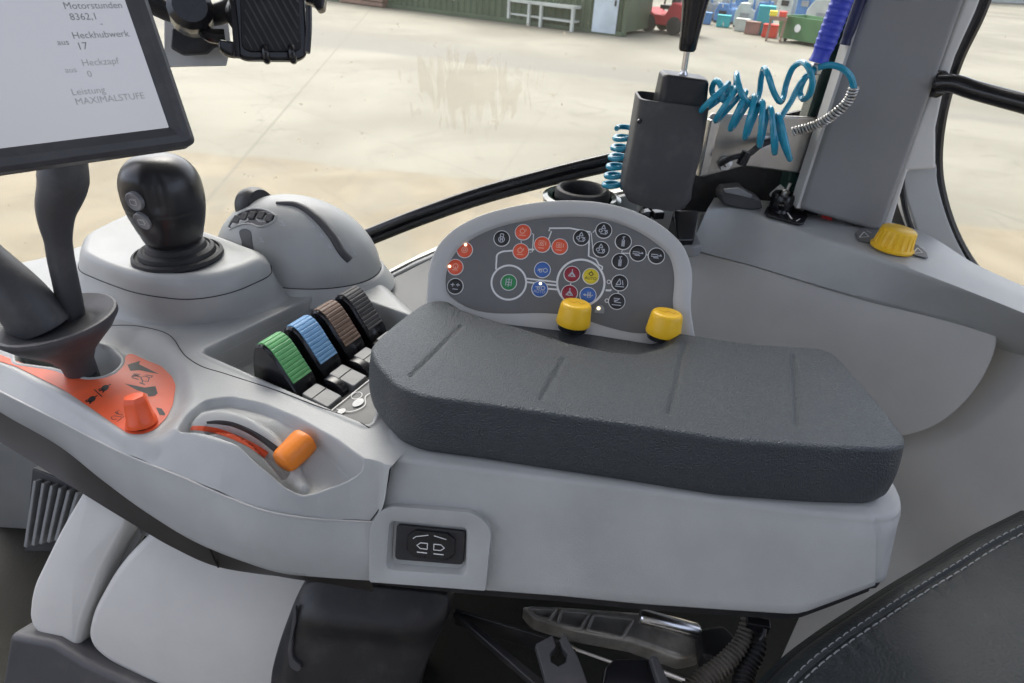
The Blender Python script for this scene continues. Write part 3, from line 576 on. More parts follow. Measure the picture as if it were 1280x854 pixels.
# steel tray behind it
r = empty('steel_tray', PY(960, 215, 1.09), 'brushed steel tray behind the black lever box', 'tray')
slab('front_plate', PYY([(884, 152), (890, 142), (1024, 147), (1030, 150), (1010, 214), (1000, 217), (930, 208), (878, 222), (873, 217)], 1.07), (0, .008, 0), M['steel'], r, bevel=.003)
slab('left_flange', PYY([(889, 150), (901, 152), (886, 218), (874, 222)], 1.055), (-.004, .012, 0), M['chrome'], r, bevel=.002)
slab('end_cap', PYY([(1027, 140), (1044, 120), (1046, 138), (1016, 212), (1001, 218)], 1.06), (0, .03, 0), M['rubber'], r, bevel=.004)
mb = MB(); 
for x, y in ((905, 204), (954, 178)): mb = MB(); mb.lathe([(0, 0), (.012, 0), (.012, .007), (.006, .008), (.006, .016), (0, .017)], PY(x, y, 1.069), [0.2, -1, .2], 6); mb.build('bolt', M['zinc'], r, angle=20)
mb = MB(); mb.tube(cr([PY(*p, y) for p, y in (((900, 205), 1.03), ((915, 197), 1.02), ((935, 193), 1.03), ((950, 182), 1.05), ((975, 172), 1.06))], 24), .005, 10); mb.build('air_line', M['rubber'], r)
mb = MB(); mb.tube([PY(926, 206, 1.02), PY(934, 190, 1.02)], .008, 10); mb.build('clip', M['gloss'], r)
# dark well behind the console and the shelf left of it
P = PYY([(862, 216), (905, 203), (945, 200), (1000, 212), (1008, 226), (985, 262), (930, 272), (850, 272)], 1.125)
tag(slab('rubber_mat', P, (0, .025, 0), M['rubber'], None, bevel=.004), 'black rubber mat under the steel tray', 'mat')
P = HH([(856, 254), (905, 250), (1012, 236), (1030, 215), (1100, 285), (1000, 270), (905, 262), (878, 268), (866, 300), (846, 296)], .40)
tag(slab('shelf', P, (0, 0, -.03), M['grey2'], None, bevel=.006), 'blue grey shelf behind the side console carrying latch and round knob', 'shelf')
P = PYY([(965, 250), (1008, 214), (1035, 190), (1035, 262), (1000, 268)], 1.08)
tag(slab('corner_trim', P, (0, .03, 0), M['grey2'], None, bevel=.006), 'pale blue grey corner trim left of the pillar foot', 'trim')
r = empty('latch', H(920, 246, .38), 'grey plastic latch lying on the shelf left of the round knob', 'latch')
a = [PY(*p, 1.1) for p in ((893, 236), (898, 229), (922, 227), (928, 234), (943, 241), (945, 252), (930, 255), (904, 249), (895, 246))]
slab('body', a, (.004, -.03, -.002), M['dgrey'], r, bevel=.004)
slab('lip', [PY(*p, 1.068) for p in ((904, 236), (922, 234), (940, 243), (938, 247), (906, 240))], (0, -.004, 0), M['pillar'], r, bevel=.001)
r = empty('round_knob', H(977, 258, .39), 'short round black knob with metal pin beside the toggle switch plate', 'knob')
kc = H(977, 257, RH-.012); mb = MB(); mb.lathe([(0, -.016), (.019, -.016), (.0205, .004), (.0205, .018), (.018, .022), (.012, .0215), (.011, .019), (0, .019)], kc, Z_, 30); mb.build('collar', M['gloss'], r)
mb = MB(); mb.lathe([(0, 0), (.0065, 0), (.0065, .008), (.003, .010), (.003, .022), (0, .023)], kc+Z_*.018, unit(np.array([.18, 0, 1])), 14); mb.build('pin', M['steel'], r)
w_ = cr([H(*p, RH-.003) for p in ((996, 250), (1010, 258), (1030, 264), (1060, 274), (1098, 284))], 30); mb = MB(); mb.tube(w_, .0022, 8); tag(mb.build('cable', M['rubber']), 'thin black cable lying along the foot of the pillar', 'cable')
mb = MB(); mb.box(H(1034, 271, RH-.003), unit(w_[20]-w_[14])*.009, np.array([.002, .004, 0]), Z_*.004); tag(mb.build('cable_plug', M['red'], bevel=.001), 'small red plug on the shelf by the pillar foot', 'plug')
mb = MB(); mb.box(H(1014, 264, RH-.003), (.011, -.004, 0), (.003, .006, 0), Z_*.005); tag(mb.build('cable_clip', M['gloss'], bevel=.001), 'small black clip on the shelf between round knob and red plug', 'clip')

# ---- coil hose and air gun
def hose():
    sc = lambda x, y, Y: PY(840+x/3.368, y/3.368, Y)
    r = empty('coil_hose', PY(950, 160, .98), 'teal coiled air hose slung from the black lever box to the blue air gun', 'hose')
    pts = []
    a0, a1 = sc(165, 400, .985), sc(480, 585, .95); n = 6.5
    ax = a1-a0; e1 = unit(np.array([.22, .1, 1.0])); e2 = unit(np.cross(unit(ax), e1))
    for t in np.linspace(0, n, int(n*14)):
        u = t/n; rad = .030-.006*u if u < .3 else .027
        tw = RAD(-35)+RAD(75)*u                      # the coils tilt more and more as they hang
        e = e1*math.cos(tw)+unit(ax)*(-math.sin(tw))
        ph = 2*np.pi*t; pts.append(a0+ax*u+rad*np.cos(ph)*e+rad*.8*np.sin(ph)*e2)
    up_path = [sc(455, 505, .96), sc(500, 430, .965), sc(548, 340, .97), sc(590, 300, .975)]
    mb = MB(); mb.tube(cr(np.vstack([pts[::2], up_path]), 900), .0042, 10); mb.build('coil', M['teal'], r)
    big = [sc(190, 430, 1.0), sc(168, 380, 1.0), sc(185, 340, .99), sc(205, 360, .975), sc(215, 420, .965), sc(245, 420, .975), sc(250, 370, .99), sc(225, 365, 1.0), sc(230, 410, 1.01), sc(262, 380, 1.0), sc(272, 310, .985), sc(278, 345, .965), sc(290, 390, .955), sc(320, 432, .96), sc(352, 432, .985), sc(368, 390, 1.0), sc(376, 325, .995), sc(388, 288, .98), sc(405, 318, .96), sc(425, 380, .955), sc(450, 425, .965), sc(468, 412, .99), sc(482, 350, 1.0), sc(510, 285, .995), sc(545, 263, .98), sc(577, 290, .96), sc(592, 345, .955), sc(578, 400, .965), sc(548, 415, .985), sc(538, 390, .995), sc(560, 330, .99), sc(598, 290, .975)]
    mb = MB(); mb.tube(cr(big, 500), .0042, 10); mb.build('loose_loop', M['teal'], r)
    arc = cr([sc(615, 285, .975), sc(660, 274, .97), sc(710, 285, .965), sc(750, 320, .962), sc(766, 372, .962)], 40); mb = MB(); mb.tube(arc, .0045, 10); mb.build('end_hose', M['teal'], r)
    sp = cr([sc(766, 368, .962), sc(745, 420, .965), sc(690, 475, .97), sc(610, 525, .985), sc(510, 555, 1.0)], 200); mb = MB(); mb.tube(sp, .0042, 10); mb.build('sleeve', M['dgrey'], r)
    T = np.gradient(sp, axis=0); L = np.concatenate([[0], np.cumsum(np.linalg.norm(np.diff(sp, axis=0), axis=1))]); m_ = 2200; q = np.linspace(0, L[-1], m_); C = np.stack([np.interp(q, L, sp[:, k]) for k in range(3)], 1); TT = np.gradient(C, axis=0); TT /= np.linalg.norm(TT, axis=1)[:, None]
    a = np.cross(TT, [0, 1.0, 0]); a /= np.linalg.norm(a, axis=1)[:, None]; b = np.cross(TT, a); ph = q/.0044*2*np.pi
    mb = MB(); mb.tube(C+.0058*(np.cos(ph)[:, None]*a+np.sin(ph)[:, None]*b), .0017, 6); mb.build('spring', M['zinc'], r)
hose()
def coil2():
    a0, a1 = PY(766, 236, 1.06), PY(784, 160, 1.06); pts = []
    for t in np.linspace(0, 6.5, 110): pts.append(a0+(a1-a0)*t/6.5+.0165*(np.cos(2*np.pi*t)*np.array([1, 0, .12])+np.sin(2*np.pi*t)*np.array([0, 1.0, .1])))
    mb = MB(); mb.tube(np.array(pts), .0042, 10); tag(mb.build('coil_hose', M['teal']), 'small upright blue hose coil left of the black lever box', 'hose')
coil2()
def gun(x0, y0, x1, y1, Y, rad, m, label, ribs=True):
    a, b = PY(x0, y0, Y), PY(x1, y1, Y); L = np.linalg.norm(b-a); r = empty('air_gun', a, label, 'air gun'); pr = []
    for t in np.linspace(0, 1, 120):
        R = rad*(1-.12*math.exp(-((t-.1)/.08)**2)+.05*t); R += (rad*.055*max(-.3, math.sin(t*L/.0085*2*np.pi)) if ribs and .14 < t < .95 else 0); pr.append((R, L*t))
    mb = MB(); mb.lathe([(0, 0)]+pr+[(0, L)], a, b-a, 28); mb.build('grip', m, r, angle=60)
    if ribs:
        ax = unit(b-a); mb = MB(); mb.lathe([(0, -.002), (.0075, -.002), (.0085, -.004), (.0085, -.014), (.006, -.016), (.006, -.022), (0, -.022)], a, ax, 6); mb.build('fitting', M['steel'], r, angle=20)
gun(1023, 78, 1066, -34, .985, .0135, M['blue'], 'royal blue ribbed air gun hanging at the pillar, fitting downwards')
gun(1056, 56, 1086, -30, 1.04, .008, M['navy'], 'darker smooth blue air gun handle behind the ribbed one', False)
# ---- cup
def cup():
    o = H(728, 240, .36); r = empty('cup', o, 'dark green cup with thick black rim behind the key panel', 'cup')
    o = o-Z_*.075
    mb = MB(); mb.lathe([(0, 0), (.05, 0), (.058, .004), (.062, .03), (.066, .055), (.068, .066), (.06, .069), (.052, .066), (.05, .02), (0, .0077)], o, Z_, 48); mb.build('body', M['cup'], r)
    mb = MB(); mb.lathe([(.031, .060), (.045, .060), (.0475, .064), (.0475, .076), (.045, .081), (.040, .083), (.036, .081), (.033, .076), (.031, .05)], o, Z_, 48, cap=False); mb.build('rim', M['rubber'], r)
cup()
mb = MB()
for k, (x, y) in enumerate(((812, 262), (822, 268), (806, 268))): mb.box(H(x, y, .385), (.009, .003*k, 0), (-.002, .008, 0), (0, .001*k, .006))
tag(mb.build('bracket', M['gloss'], bevel=.0015), 'small black jagged bracket under the black lever box', 'bracket')
mb = MB(); mb.lathe([(0, 0), (.006, 0), (.006, .02), (.009, .024), (0, .03)], H(800, 262, .39), Z_, 12); tag(mb.build('clear_peg', M['silver']), 'tiny pale peg beside the jagged black bracket', 'peg')

# ================================================================== MONITOR, PHONE HOLDER, POST
def monitor():
    th, ta = RAD(45), RAD(23); n = np.array([math.sin(th)*math.cos(ta), -math.cos(th)*math.cos(ta), math.sin(ta)]); p0 = PY(247, 180, .62)
    ex = unit(np.cross([0, 0, 1.0], n)); ey = unit(np.cross(n, ex)); c2 = lambda x, y: np.array([(PL(x, y, p0, n)-p0)@ex, (PL(x, y, p0, n)-p0)@ey])
    at = lambda u, v, d=0: p0+ex*u+ey*v+n*d
    r = empty('monitor', at(-.15, 0), 'black framed touch monitor with pale grey screen, cut by the left edge', 'monitor')
    W, Ht = -.30, .24
    sc = c2(213, 158); su = c2(70, 178)
    u1, v1 = sc[0], sc[1]; u0, v0 = W-u1, v1; vt = Ht-v1
    # bezel frame ring with a raised outer edge
    def ring(d, u_a, u_b, v_a, v_b, rad): return rp([at(u_a, v_a, d), at(u_b, v_a, d), at(u_b, v_b, d), at(u_a, v_b, d)], rad, 6)
    e = .0
    R0 = ring(-.030, W+.012, -.012, .012, Ht-.012, .0077); R1 = ring(-.024, W, 0, 0, Ht, .0077); R2 = ring(-.004, W, 0, 0, Ht, .0077); R3 = ring(0, W+.004, -.004, .004, Ht-.004, .0069)
    i0 = .55; R4 = ring(.0, W+(u0-W)*i0, u1*i0, v1*i0, Ht-(Ht-vt)*i0, .006); R5 = ring(-.0025, u0-.004, u1+.004, v1-.004, vt+.004, .003); R6 = ring(-.006, u0, u1, v1, vt, .002)
    mb = MB(); mb.loft([R0, R1, R2, R3, R4, R5, R6], cap0=True, cap1=False); mb.build('housing', M['dgrey'], r, angle=28)
    m = bpy.data.materials.new('lit_screen'); m.use_nodes = True; t = m.node_tree; b = t.nodes['Principled BSDF']; b.inputs['Base Color'].default_value = (.12, .12, .12, 1); b.inputs['Roughness'].default_value = .16
    b.inputs['Emission Color'].default_value = (.88, .9, 1, 1); b.inputs['Emission Strength'].default_value = .085
    M['screen'] = m
    sm = MB(); sm.add([at(u0, v1, -.0058), at(u1, v1, -.0058), at(u1, vt, -.0058), at(u0, vt, -.0058)], [(0, 1, 2, 3)]); scr = sm.build('screen', m, r, fix=False)
    M['ghost'] = mat('screen_text_grey', (.075, .075, .078), .3, emit=((.6, .62, .66), .025)); M['ghost2'] = mat('screen_text_faint', (.075, .075, .08), .3, emit=((.7, .72, .76), .05))
    tx = MB(); tx2 = MB()
    def wr(s, x, y, size, mm=tx): q = c2(x, y); text_mesh(mm, s, size, at(q[0], q[1], -.0054), ex, ey)
    wr('Motorstunden', 80, 5, .0080); wr('8362,1', 88, 19, .0080); wr('Heckhubwerk', 91, 42.5, .0080); wr('aus', 72, 51, .0069); wr('17', 97, 56, .0086)
    wr('Heckzapf', 103, 77, .0080, tx2); wr('aus', 82, 86, .0069, tx2); wr('0', 110, 91, .0077, tx2); wr('Leistung', 90, 114, .0080, tx2); wr('MAXIMALSTUFE', 95, 126, .0080, tx2); wr('-', 126, 27, .0077)
    tx.build('display_text', M['ghost'], scr, fix=False); tx2.build('faint_display_text', M['ghost2'], scr, fix=False)
    mb = MB(); mb.loft([ring(-.031, W+.03, -.03, .03, Ht-.03, .01), ring(-.055, W+.06, -.06, .05, Ht-.06, .02)]); mb.build('rear_cover', M['black'], r, angle=30)
    # arm down to the armrest: flared knuckle, elbow and lower cup
    return r
monitor()
r = empty('monitor_stand', H(60, 470, .5), 'thick charcoal monitor arm ending in a flared cup at the console front', 'monitor stand')
def P_(x, y, Y): return PY(x, y, Y)
ax = cr([P_(78, 188, .70), P_(79, 228, .69), P_(70, 264, .685), P_(74, 310, .68), P_(86, 372, .675), P_(96, 440, .67)], 50)
rad = np.interp(np.linspace(0, 1, 50), [0, .12, .25, .42, .65, 1], [.023, .025, .021, .014, .014, .016]); mb = MB(); mb.tube(ax, rad, 28); mb.build('upper_arm', M['dgrey'], r, angle=60)
cc = H(94, 462, .486)+Z_*.072
mb = MB(); mb.lathe([(0, -.008), (.036, -.008), (.040, -.006), (.063, .004), (.0655, .003), (.066, .0), (.0655, -.004), (.055, -.018), (.038, -.034), (.026, -.046), (.019, -.06), (.016, -.1), (0, -.1)], cc, unit(np.array([-.10, .0, 1])), 64); mb.build('flared_cup', M['dgrey'], r, angle=35)
mb = MB(); mb.tube(cr([cc+np.array([-.115, .01, .16]), cc+np.array([-.068, .004, .075]), cc+np.array([-.032, 0, .022]), cc+np.array([-.022, 0, -.01])], 30), np.linspace(.020, .033, 30), 36); mb.build('lower_arm', M['dgrey'], r, angle=60)
mb = MB(); q = cc-Z_*.075; mb.tube([q+np.array([.022, -.004, 0]), q+np.array([.026, 0, -.05])], [.006, .005], 10); mb.build('stem', M['black'], r)

def phone_holder():
    n = unit(np.array([.38, -.78, .42])); p0 = PY(340, 70, .78)
    r = empty('phone_holder', p0, 'black clamp phone holder with ribbed rubber back and two bottom hooks', 'phone holder')
    q = PLL([(288, -60), (378, -62), (385, 62), (382, 70), (372, 75), (308, 74), (298, 70), (293, 60)], p0, n)
    q = rp(q, [.01, .01, .012, .012, .012, .012, .012, .012]); slab('back_plate', q, -n*.012, M['gloss'], r, bevel=.003)
    c = q.mean(0); qi = PLL([(298, -55), (371, -56), (376, 58), (374, 62), (368, 65), (314, 65), (306, 62), (302, 56)], p0, n)
    mb = MB(); mb.prism(qi+n*.0006, n*.0018); pad = mb.build('ribbed_pad', M['rubber'], r, bevel=.0008)
    mb = MB(); 
    for k in range(16):                      # diagonal ribs across the pad
        x0 = 262+k*9.0
        seg = [(x0, 62), (x0-62, -44)]
        pts = []
        for t in np.linspace(0, 1, 60):
            x, y = x0+t*(-62)+8, 62-t*112
            lo = 304 if y > 0 else 300
            if lo+1 < x < 373: pts.append(PL(x, y, p0+n*.0026, n))
        if len(pts) > 3: mb.tube(np.array(pts), .0012, 6)
    mb.build('rib', M['dgrey'], pad)
    for x in (332, 365):
        mb = MB(); mb.tube(cr([PL(x-1, 59, p0+n*.004, n), PL(x, 66, p0+n*.008, n), PL(x+1, 73, p0+n*.006, n), PL(x+2, 76, p0-n*.006, n)], 14), .0042, 10); mb.build('hook', M['gloss'], r)
    for a_, b_ in (((386, 8), (384, 66)), ((289, -10), (297, 72))):
        mb = MB(); mb.tube(cr([PL(*a_, p0+n*.004, n), PL((a_[0]+b_[0])/2+1, (a_[1]+b_[1])/2, p0+n*.004, n), PL(*b_, p0+n*.004, n)], 14), .0036, 8); mb.build('side_grip', M['gloss'], r)
    mb = MB(); mb.lathe([(0, 0), (.02, 0), (.024, -.01), (.02, -.03), (.012, -.035), (.012, -.06), (0, -.06)], PL(310, 15, p0-n*.012, n), n, 20); mb.build('ball_joint', M['black'], r)
    mb = MB(); mb.prism(PLL([(273, 48), (296, 52), (297, 70), (284, 68), (273, 60)], p0-n*.01, n), -n*.014); mb.build('side_clamp', M['gloss'], r, bevel=.003)
    mb = MB(); mb.tube(cr([PL(340, -30, p0-n*.02, n), PL(270, 18, p0-n*.05, n), PL(215, 15, p0-n*.06, n), PL(150, -20, p0-n*.06, n)], 20), .012, 12); mb.build('arm', M['black'], r)
    mb = MB(); mb.lathe([(0, 0), (.022, 0), (.024, .004), (.024, .03), (.018, .036), (0, .036)], PL(240, 22, p0-n*.05, n), n, 18); mb.build('clamp_knob', M['gloss'], r)
    mb = MB(); mb.tube(cr([PL(*p, p0-n*.035, n) for p in ((216, -8), (246, 28), (262, 44), (281, 46))], 20), .008, 10); mb.build('arm_brace', M['gloss'], r)
phone_holder()
n = unit(np.array([.1, -.9, .35])); p0 = PY(255, 70, .86)
q = PLL([(205, 10), (284, 22), (288, 58), (282, 82), (232, 83), (205, 84)], p0, n); m_ = mat('smoked_clear_plastic', (.55, .56, .55), .2, var=(20, .1)); 
tag(slab('clear_plate', q, -n*.004, m_, None, bevel=.001), 'pale translucent plastic plate behind the monitor corner', 'plate')
q = PLL([(214, 34), (240, 38), (281, 46), (280, 54), (264, 58), (256, 66), (226, 68), (212, 60)], p0+n*.02, n)
tag(slab('mount_block', q, -n*.012, M['black'], None, bevel=.003), 'black mount block between monitor corner and phone holder', 'mount')
q = PLL([(382, -10), (406, -8), (404, 10), (396, 13), (390, 4), (380, 2)], p0, n); tag(slab('mount_clip', q, -n*.02, M['gloss'], None, bevel=.003), 'small black clip right of the phone holder top', 'clip')

# ================================================================== THE ARMREST
ARM = empty('armrest', H(760, 520, .6), 'grey multi-control armrest console with black grained pad, joystick and coloured levers', 'armrest')
# ---- pad
top_o = [(462, 434), (466, 448), (476, 463), (497, 484), (527, 495.5), (603, 505), (700, 519), (800, 533), (917, 551), (1040, 560), (1118, 562), (1134, 556), (1132, 545), (1110, 515), (1045, 442), (1026, 434), (934, 428), (862, 417), (790, 406), (700, 392), (600, 379), (545, 374), (528, 378), (500, 398), (474, 420)]
T = HH(rp([np.array(p) for p in top_o], [6, 10, 10, 10, 14, 20, 20, 20, 20, 20, 12, 7, 7, 20, 22, 14, 20, 20, 20, 20, 20, 14, 14, 20, 12], 8), .40)
NO = 720; T = resample(T, NO)
A_, B_ = H(545, 440, .40), H(1010, 500, .40)
ab = B_-A_; tt = np.clip(((T-A_)@ab)/(ab@ab), 0, 1); Md = A_+tt[:, None]*ab
nx = np.roll(T, -1, 0)-np.roll(T, 1, 0); nx = np.stack([nx[:, 1], -nx[:, 0], nx[:, 2]*0], 1); nx /= np.linalg.norm(nx, axis=1)[:, None]
if ((T-T.mean(0))*nx).sum(1).mean() < 0: nx = -nx
def padz(X, Y):
    z = np.zeros_like(X)
    for a, b in (((578, 406), (514, 469)), ((706, 446), (677, 498)), ((857, 428), (838, 516)), ((993, 446), (998, 531))):
        d = dline(X, Y, np.array([H(*a, .40), H(*b, .40)])); z -= .0026*np.exp(-(d/.0034)**2)
    # scooped-out far edge that leaves room for the key panel
    sc_ = HH([(556, 372), (566, 384), (600, 396), (655, 412), (705, 428), (760, 440), (800, 444), (838, 434), (848, 414), (848, 380), (700, 350), (560, 340)], .40)
    d = sdf(X, Y, resample(rp(sc_, .0077), 160)); z -= .021*sst((-d+.004)/.034)
    return z
rings = []
for t in np.concatenate([np.linspace(0, .94, 96)]):   # top, from the middle out to the rounding
    P = Md*(1-t)+(T-nx*.006)*t; rings.append(P)
P0 = T-nx*.006
for a in np.linspace(0, np.pi/2, 9): rings.append(P0*1+nx*(.006*math.sin(a))+np.array([0, 0, -.0065*(1-math.cos(a))]))
for k, t in enumerate(np.linspace(.12, 1, 14)):
    bul = .0035*math.sin(math.pi*t*.9)-.004*max(0, t-.85)/.15
    rings.append(T+nx*(bul+.002*t)+np.array([0, 0, -.0065-.0675*t]))
rings.append(T-nx*.012+np.array([0, 0, -.076]))
rings = np.array(rings)
for i in range(len(rings)):
    dz = padz(rings[i][:, 0], rings[i][:, 1]); f_ = np.clip(1-(.4*0+(2.2-rings[i][:, 2]-.008)/.066), 0, 1); rings[i][:, 2] += dz*f_
mb = MB(); V, F = grid_mesh(rings.transpose(1, 0, 2), True); mb.add(V, F); mb.add(rings[-1], [tuple(range(NO))])
mb.build('armrest_pad', M['pad'], ARM, angle=70)

# ---- side panel under the pad
tp = HH([(481, 575), (600, 591), (700, 604), (800, 617), (900, 630), (1000, 643), (1060, 649), (1096, 652.5)], .479)
fpn = plane3(H(600, 587, .477), H(1000, 637, .477), H(800, 756, .59)); fp0 = H(1000, 637, .477)
bt = PLL([(461, 724), (606, 739), (700, 746), (800, 756), (900, 763), (985, 768.5), (1002, 768), (1048, 751), (1094, 733)], fp0, fpn)
zb = 2.6-bt[-1][2]
rt = [H(1105, 652, .479), H(1123, 647, .479), H(1129, 636, .479), H(1126, 618, .479), H(1060, 500, .477), H(1010, 452, .477), H(760, 425, .477), H(560, 405, .477), H(500, 440, .477), H(472, 500, .477)]
rb = [H(1099, 731, zb), H(1107, 726.5, zb), H(1110, 718, zb), H(1107, 700, zb), H(1050, 600, zb), H(1000, 560, zb), H(760, 520, .585), H(580, 500, .59), H(500, 560, .59), H(470, 640, .59)]
Tc = np.vstack([cr(tp, 60), resample(rp(rt, .0077), 100, False)]); Bc = np.vstack([resample(bt, 60, False), resample(rp(rb, .010), 100, False)])
c0 = Tc.mean(0); inw = lambda P, d: P+np.array([*(-unit((P-c0)[:2])*d), 0]) if False else P
def inset(P, d):
    g = np.roll(P, -1, 0)-np.roll(P, 1, 0); n_ = np.stack([-g[:, 1], g[:, 0], g[:, 0]*0], 1); n_ /= np.linalg.norm(n_, axis=1)[:, None]+1e-9
    if (n_*(P.mean(0)-P)).sum() < 0: n_ = -n_
    return P+n_*d
rings = [inset(Tc, .024)+Z_*.0028, inset(Tc, .0075)+Z_*.0026, inset(Tc, .0045)+Z_*.0016, inset(Tc, .0022)+Z_*.0002, inset(Tc, .0007)-Z_*.002, Tc-Z_*.005]
for t in (.1, .3, .5, .7, .9, .985): rings.append(Tc*(1-t)+Bc*t)
rings += [inset(Bc, .001), inset(Bc, .004)-Z_*.001]
mb = MB(); mb.loft(rings); mb.build('side_panel', M['grey'], ARM, angle=75)
rings = [inset(Bc, .004)-Z_*.002, inset(Bc, .003)-Z_*.012, inset(Bc, .0077)-Z_*.014]
mb = MB(); mb.loft(rings); mb.build('bottom_tray', M['black'], ARM, angle=40)

# ---- front shell: one moulded surface with label recess, slider scoop, lever pocket
Nc = cr(HV([(-60, 455, .505), (0, 488, .505), (70, 523, .505), (162, 569, .505), (232, 597, .507), (266, 612, .511), (335, 638, .521), (400, 648, .533), (440, 650, .539), (481, 652, .541)]), 700)
Fc = cr(HH([(-60, 330), (40, 318), (100, 300), (170, 275), (270, 300), (360, 318), (440, 328), (478, 342), (508, 366), (534, 390)], .476), 700)
Fc[-1] = H(650, 405, .476)
nt_ = 330; t = np.linspace(0, 1, nt_)**1.12
XY = Nc[:, None, :2]*(1-t)[None, :, None]+Fc[:, None, :2]*t[None, :, None]
# right boundary follows the seam against the side panel
X, Y = XY[..., 0], XY[..., 1]
def shellH(X, Y):
    sh = X.shape; X, Y = X.ravel(), Y.ravel()
    h = np.full(X.shape, .476)
    dN = dline(X, Y, Nc[::10], .09); fr_ = np.interp(X, [-.56, -.42, -.30, -.2, -.14, -.115], [.036, .030, .036, .040, .026, .018])
    rise = 1-np.clip(dN/fr_, 0, 1); h += np.interp(X, [-.56, -.36, -.30, -.25, -.20, -.13], [.029, .029, .034, .046, .058, .065])*np.where(rise > 0, np.sqrt(rise**2+.0008)-math.sqrt(.0008), 0)/(math.sqrt(1.0008)-math.sqrt(.0008))
    dF = dline(X, Y, Fc[::10]); h += .05*(1-np.sqrt(1-np.clip(1-dF/.03, 0, 1)**2))
    lab = resample(rp(HH(LAB, .486), .006), 220); bowl = resample(rp(HH([(20, 405), (125, 408), (183, 409), (214, 421), (238, 462), (246, 500), (226, 538), (188, 558), (165, 555), (120, 525), (70, 493), (10, 455), (-60, 420), (-60, 390)], .478), .0077), 220)
    dl, db = sdf(X, Y, lab), sdf(X, Y, bowl); inb = np.clip(-db, 0, None); u = inb/(inb+np.clip(dl, 0, None)+1e-6); u = np.where(dl < 0, 1, u)
    k = sst(u*1.08)**1.0; h = h*(1-k)+.488*k
    # round well the monitor arm passes through
    d = sdf(X, Y, resample(rp(HH([(20, 452), (71, 459), (90, 466), (112, 471), (133, 468.5), (147, 459), (151, 449), (138, 437), (110, 433), (71, 428), (20, 430)], .486), .008), 160)); h += .085*sst((-d+.001)/.004)-.0022*np.exp(-((d-.003)/.0028)**2)
    # slider scoop and the rounded track inside it
    d = sdf(X, Y, resample(rp(HH([(222, 546), (233, 527), (256, 508), (289, 503), (330, 512), (372, 529), (420, 556), (458, 584)], .485).tolist()+HV([(440, 602, .502), (410, 621, .519), (378, 628, .521), (355, 616, .512), (322, 590, .499), (296, 566, .490), (262, 551, .486)]).tolist(), .008), 200))
    k = sst((-d+.001)/.0075); fl = .486+.034*sst((.575-Y)/.075); h = h*(1-k)+np.maximum(h+.003, fl)*k
    d = sdf(X, Y, resample(rp(HH(TRK, .482), .006), 160)); k = np.clip((-d)/.012, 0, 1); h -= .011*np.sqrt(1-(1-k)**2)
    d = dline(X, Y, cr(HH(SLOT, .478), 60)); h += .012*sst((.0052-d)/.0022)
    # lever pocket
    d = sdf(X, Y, resample(rp(HH(POCK, .476), [.012, .016, .016, .01]), 200)); h += .052*sst((-d+.0008)/.0065)-.0012*np.exp(-((d-.004)/.003)**2)
    # moulded parting line round the lever pocket
    return h.reshape(sh)
LAB = [(-60, 420), (30, 455), (71, 464), (84, 467), (105, 474), (126, 474), (146, 467), (154, 455), (158, 443), (165, 442), (182, 450), (202, 458), (215, 471), (219.6, 482), (216, 506), (209, 521), (193.6, 537), (177, 543), (160, 542), (146, 532.5), (112, 509), (84, 490), (71, 483), (20, 458), (-60, 432)]
TRK = [(231, 541), (236, 527), (252, 516), (280, 512), (312, 520), (345, 537), (372, 560), (384, 582), (372, 590), (352, 577), (320, 560), (290, 550), (262, 544)]
SLOT = [(259, 531), (281, 531), (306, 537), (330, 550), (352, 566)]
POCK = [(250, 440), (413, 361), (520, 398), (462, 533)]
hh = shellH(X, Y); G = np.stack([X, Y, 2.6-hh], -1)
mb = MB(); V, F = grid_mesh(G); mb.add(V, F)
mb.build('front_shell', M['grey'], ARM, fix=False, angle=180)
from mathutils.bvhtree import BVHTree
_bvh = BVHTree.FromPolygons(G.reshape(-1, 3).tolist(), F)
def on(px, py, h0=.478, lift=.0006):                 # a point on the moulded surface seen at (px, py)
    d = Vector(ray(px, py)); loc, nor, i, q = _bvh.ray_cast(Vector(CAM), d)
    p = np.array(loc) if loc else H(px, py, h0); p[2] += lift; return p
mb = MB(); mb.prism(rp(HH([(40, 450), (90, 462), (112, 466), (140, 462), (146, 450), (134, 438), (100, 436), (60, 432)], .545), .006), (0, 0, -.004)); mb.build('well_shade', M['rubber'], ARM, bevel=.001)  # dark disc standing in for the shade deep in the well
# parting lines as thin dark gaps
mb = MB()
for l in ([(70, 404), (120, 407), (180, 409), (213, 420), (232, 445), (248, 456), (281, 467), (345, 488), (400, 509), (448, 527), (462, 535)],):
    mb.tube(np.array([on(*p, lift=-.0002) for p in cr(np.array(l, float), 110)]), .0008, 6)
mb.tube(PLL([(489.5, 576), (486, 600), (478, 630), (471, 641), (464, 650)], fp0, fpn)+fpn*.0022, .0009, 6)
mb.build('parting_line', M['rubber'], ARM)
mb = MB(); mb.tube(Nc[:-3]+np.array([0, -.0008, -.0006]), .0011, 8); mb.build('edge_highlight', M['silver'], ARM)  # paler bead paints the highlight along the shell edge
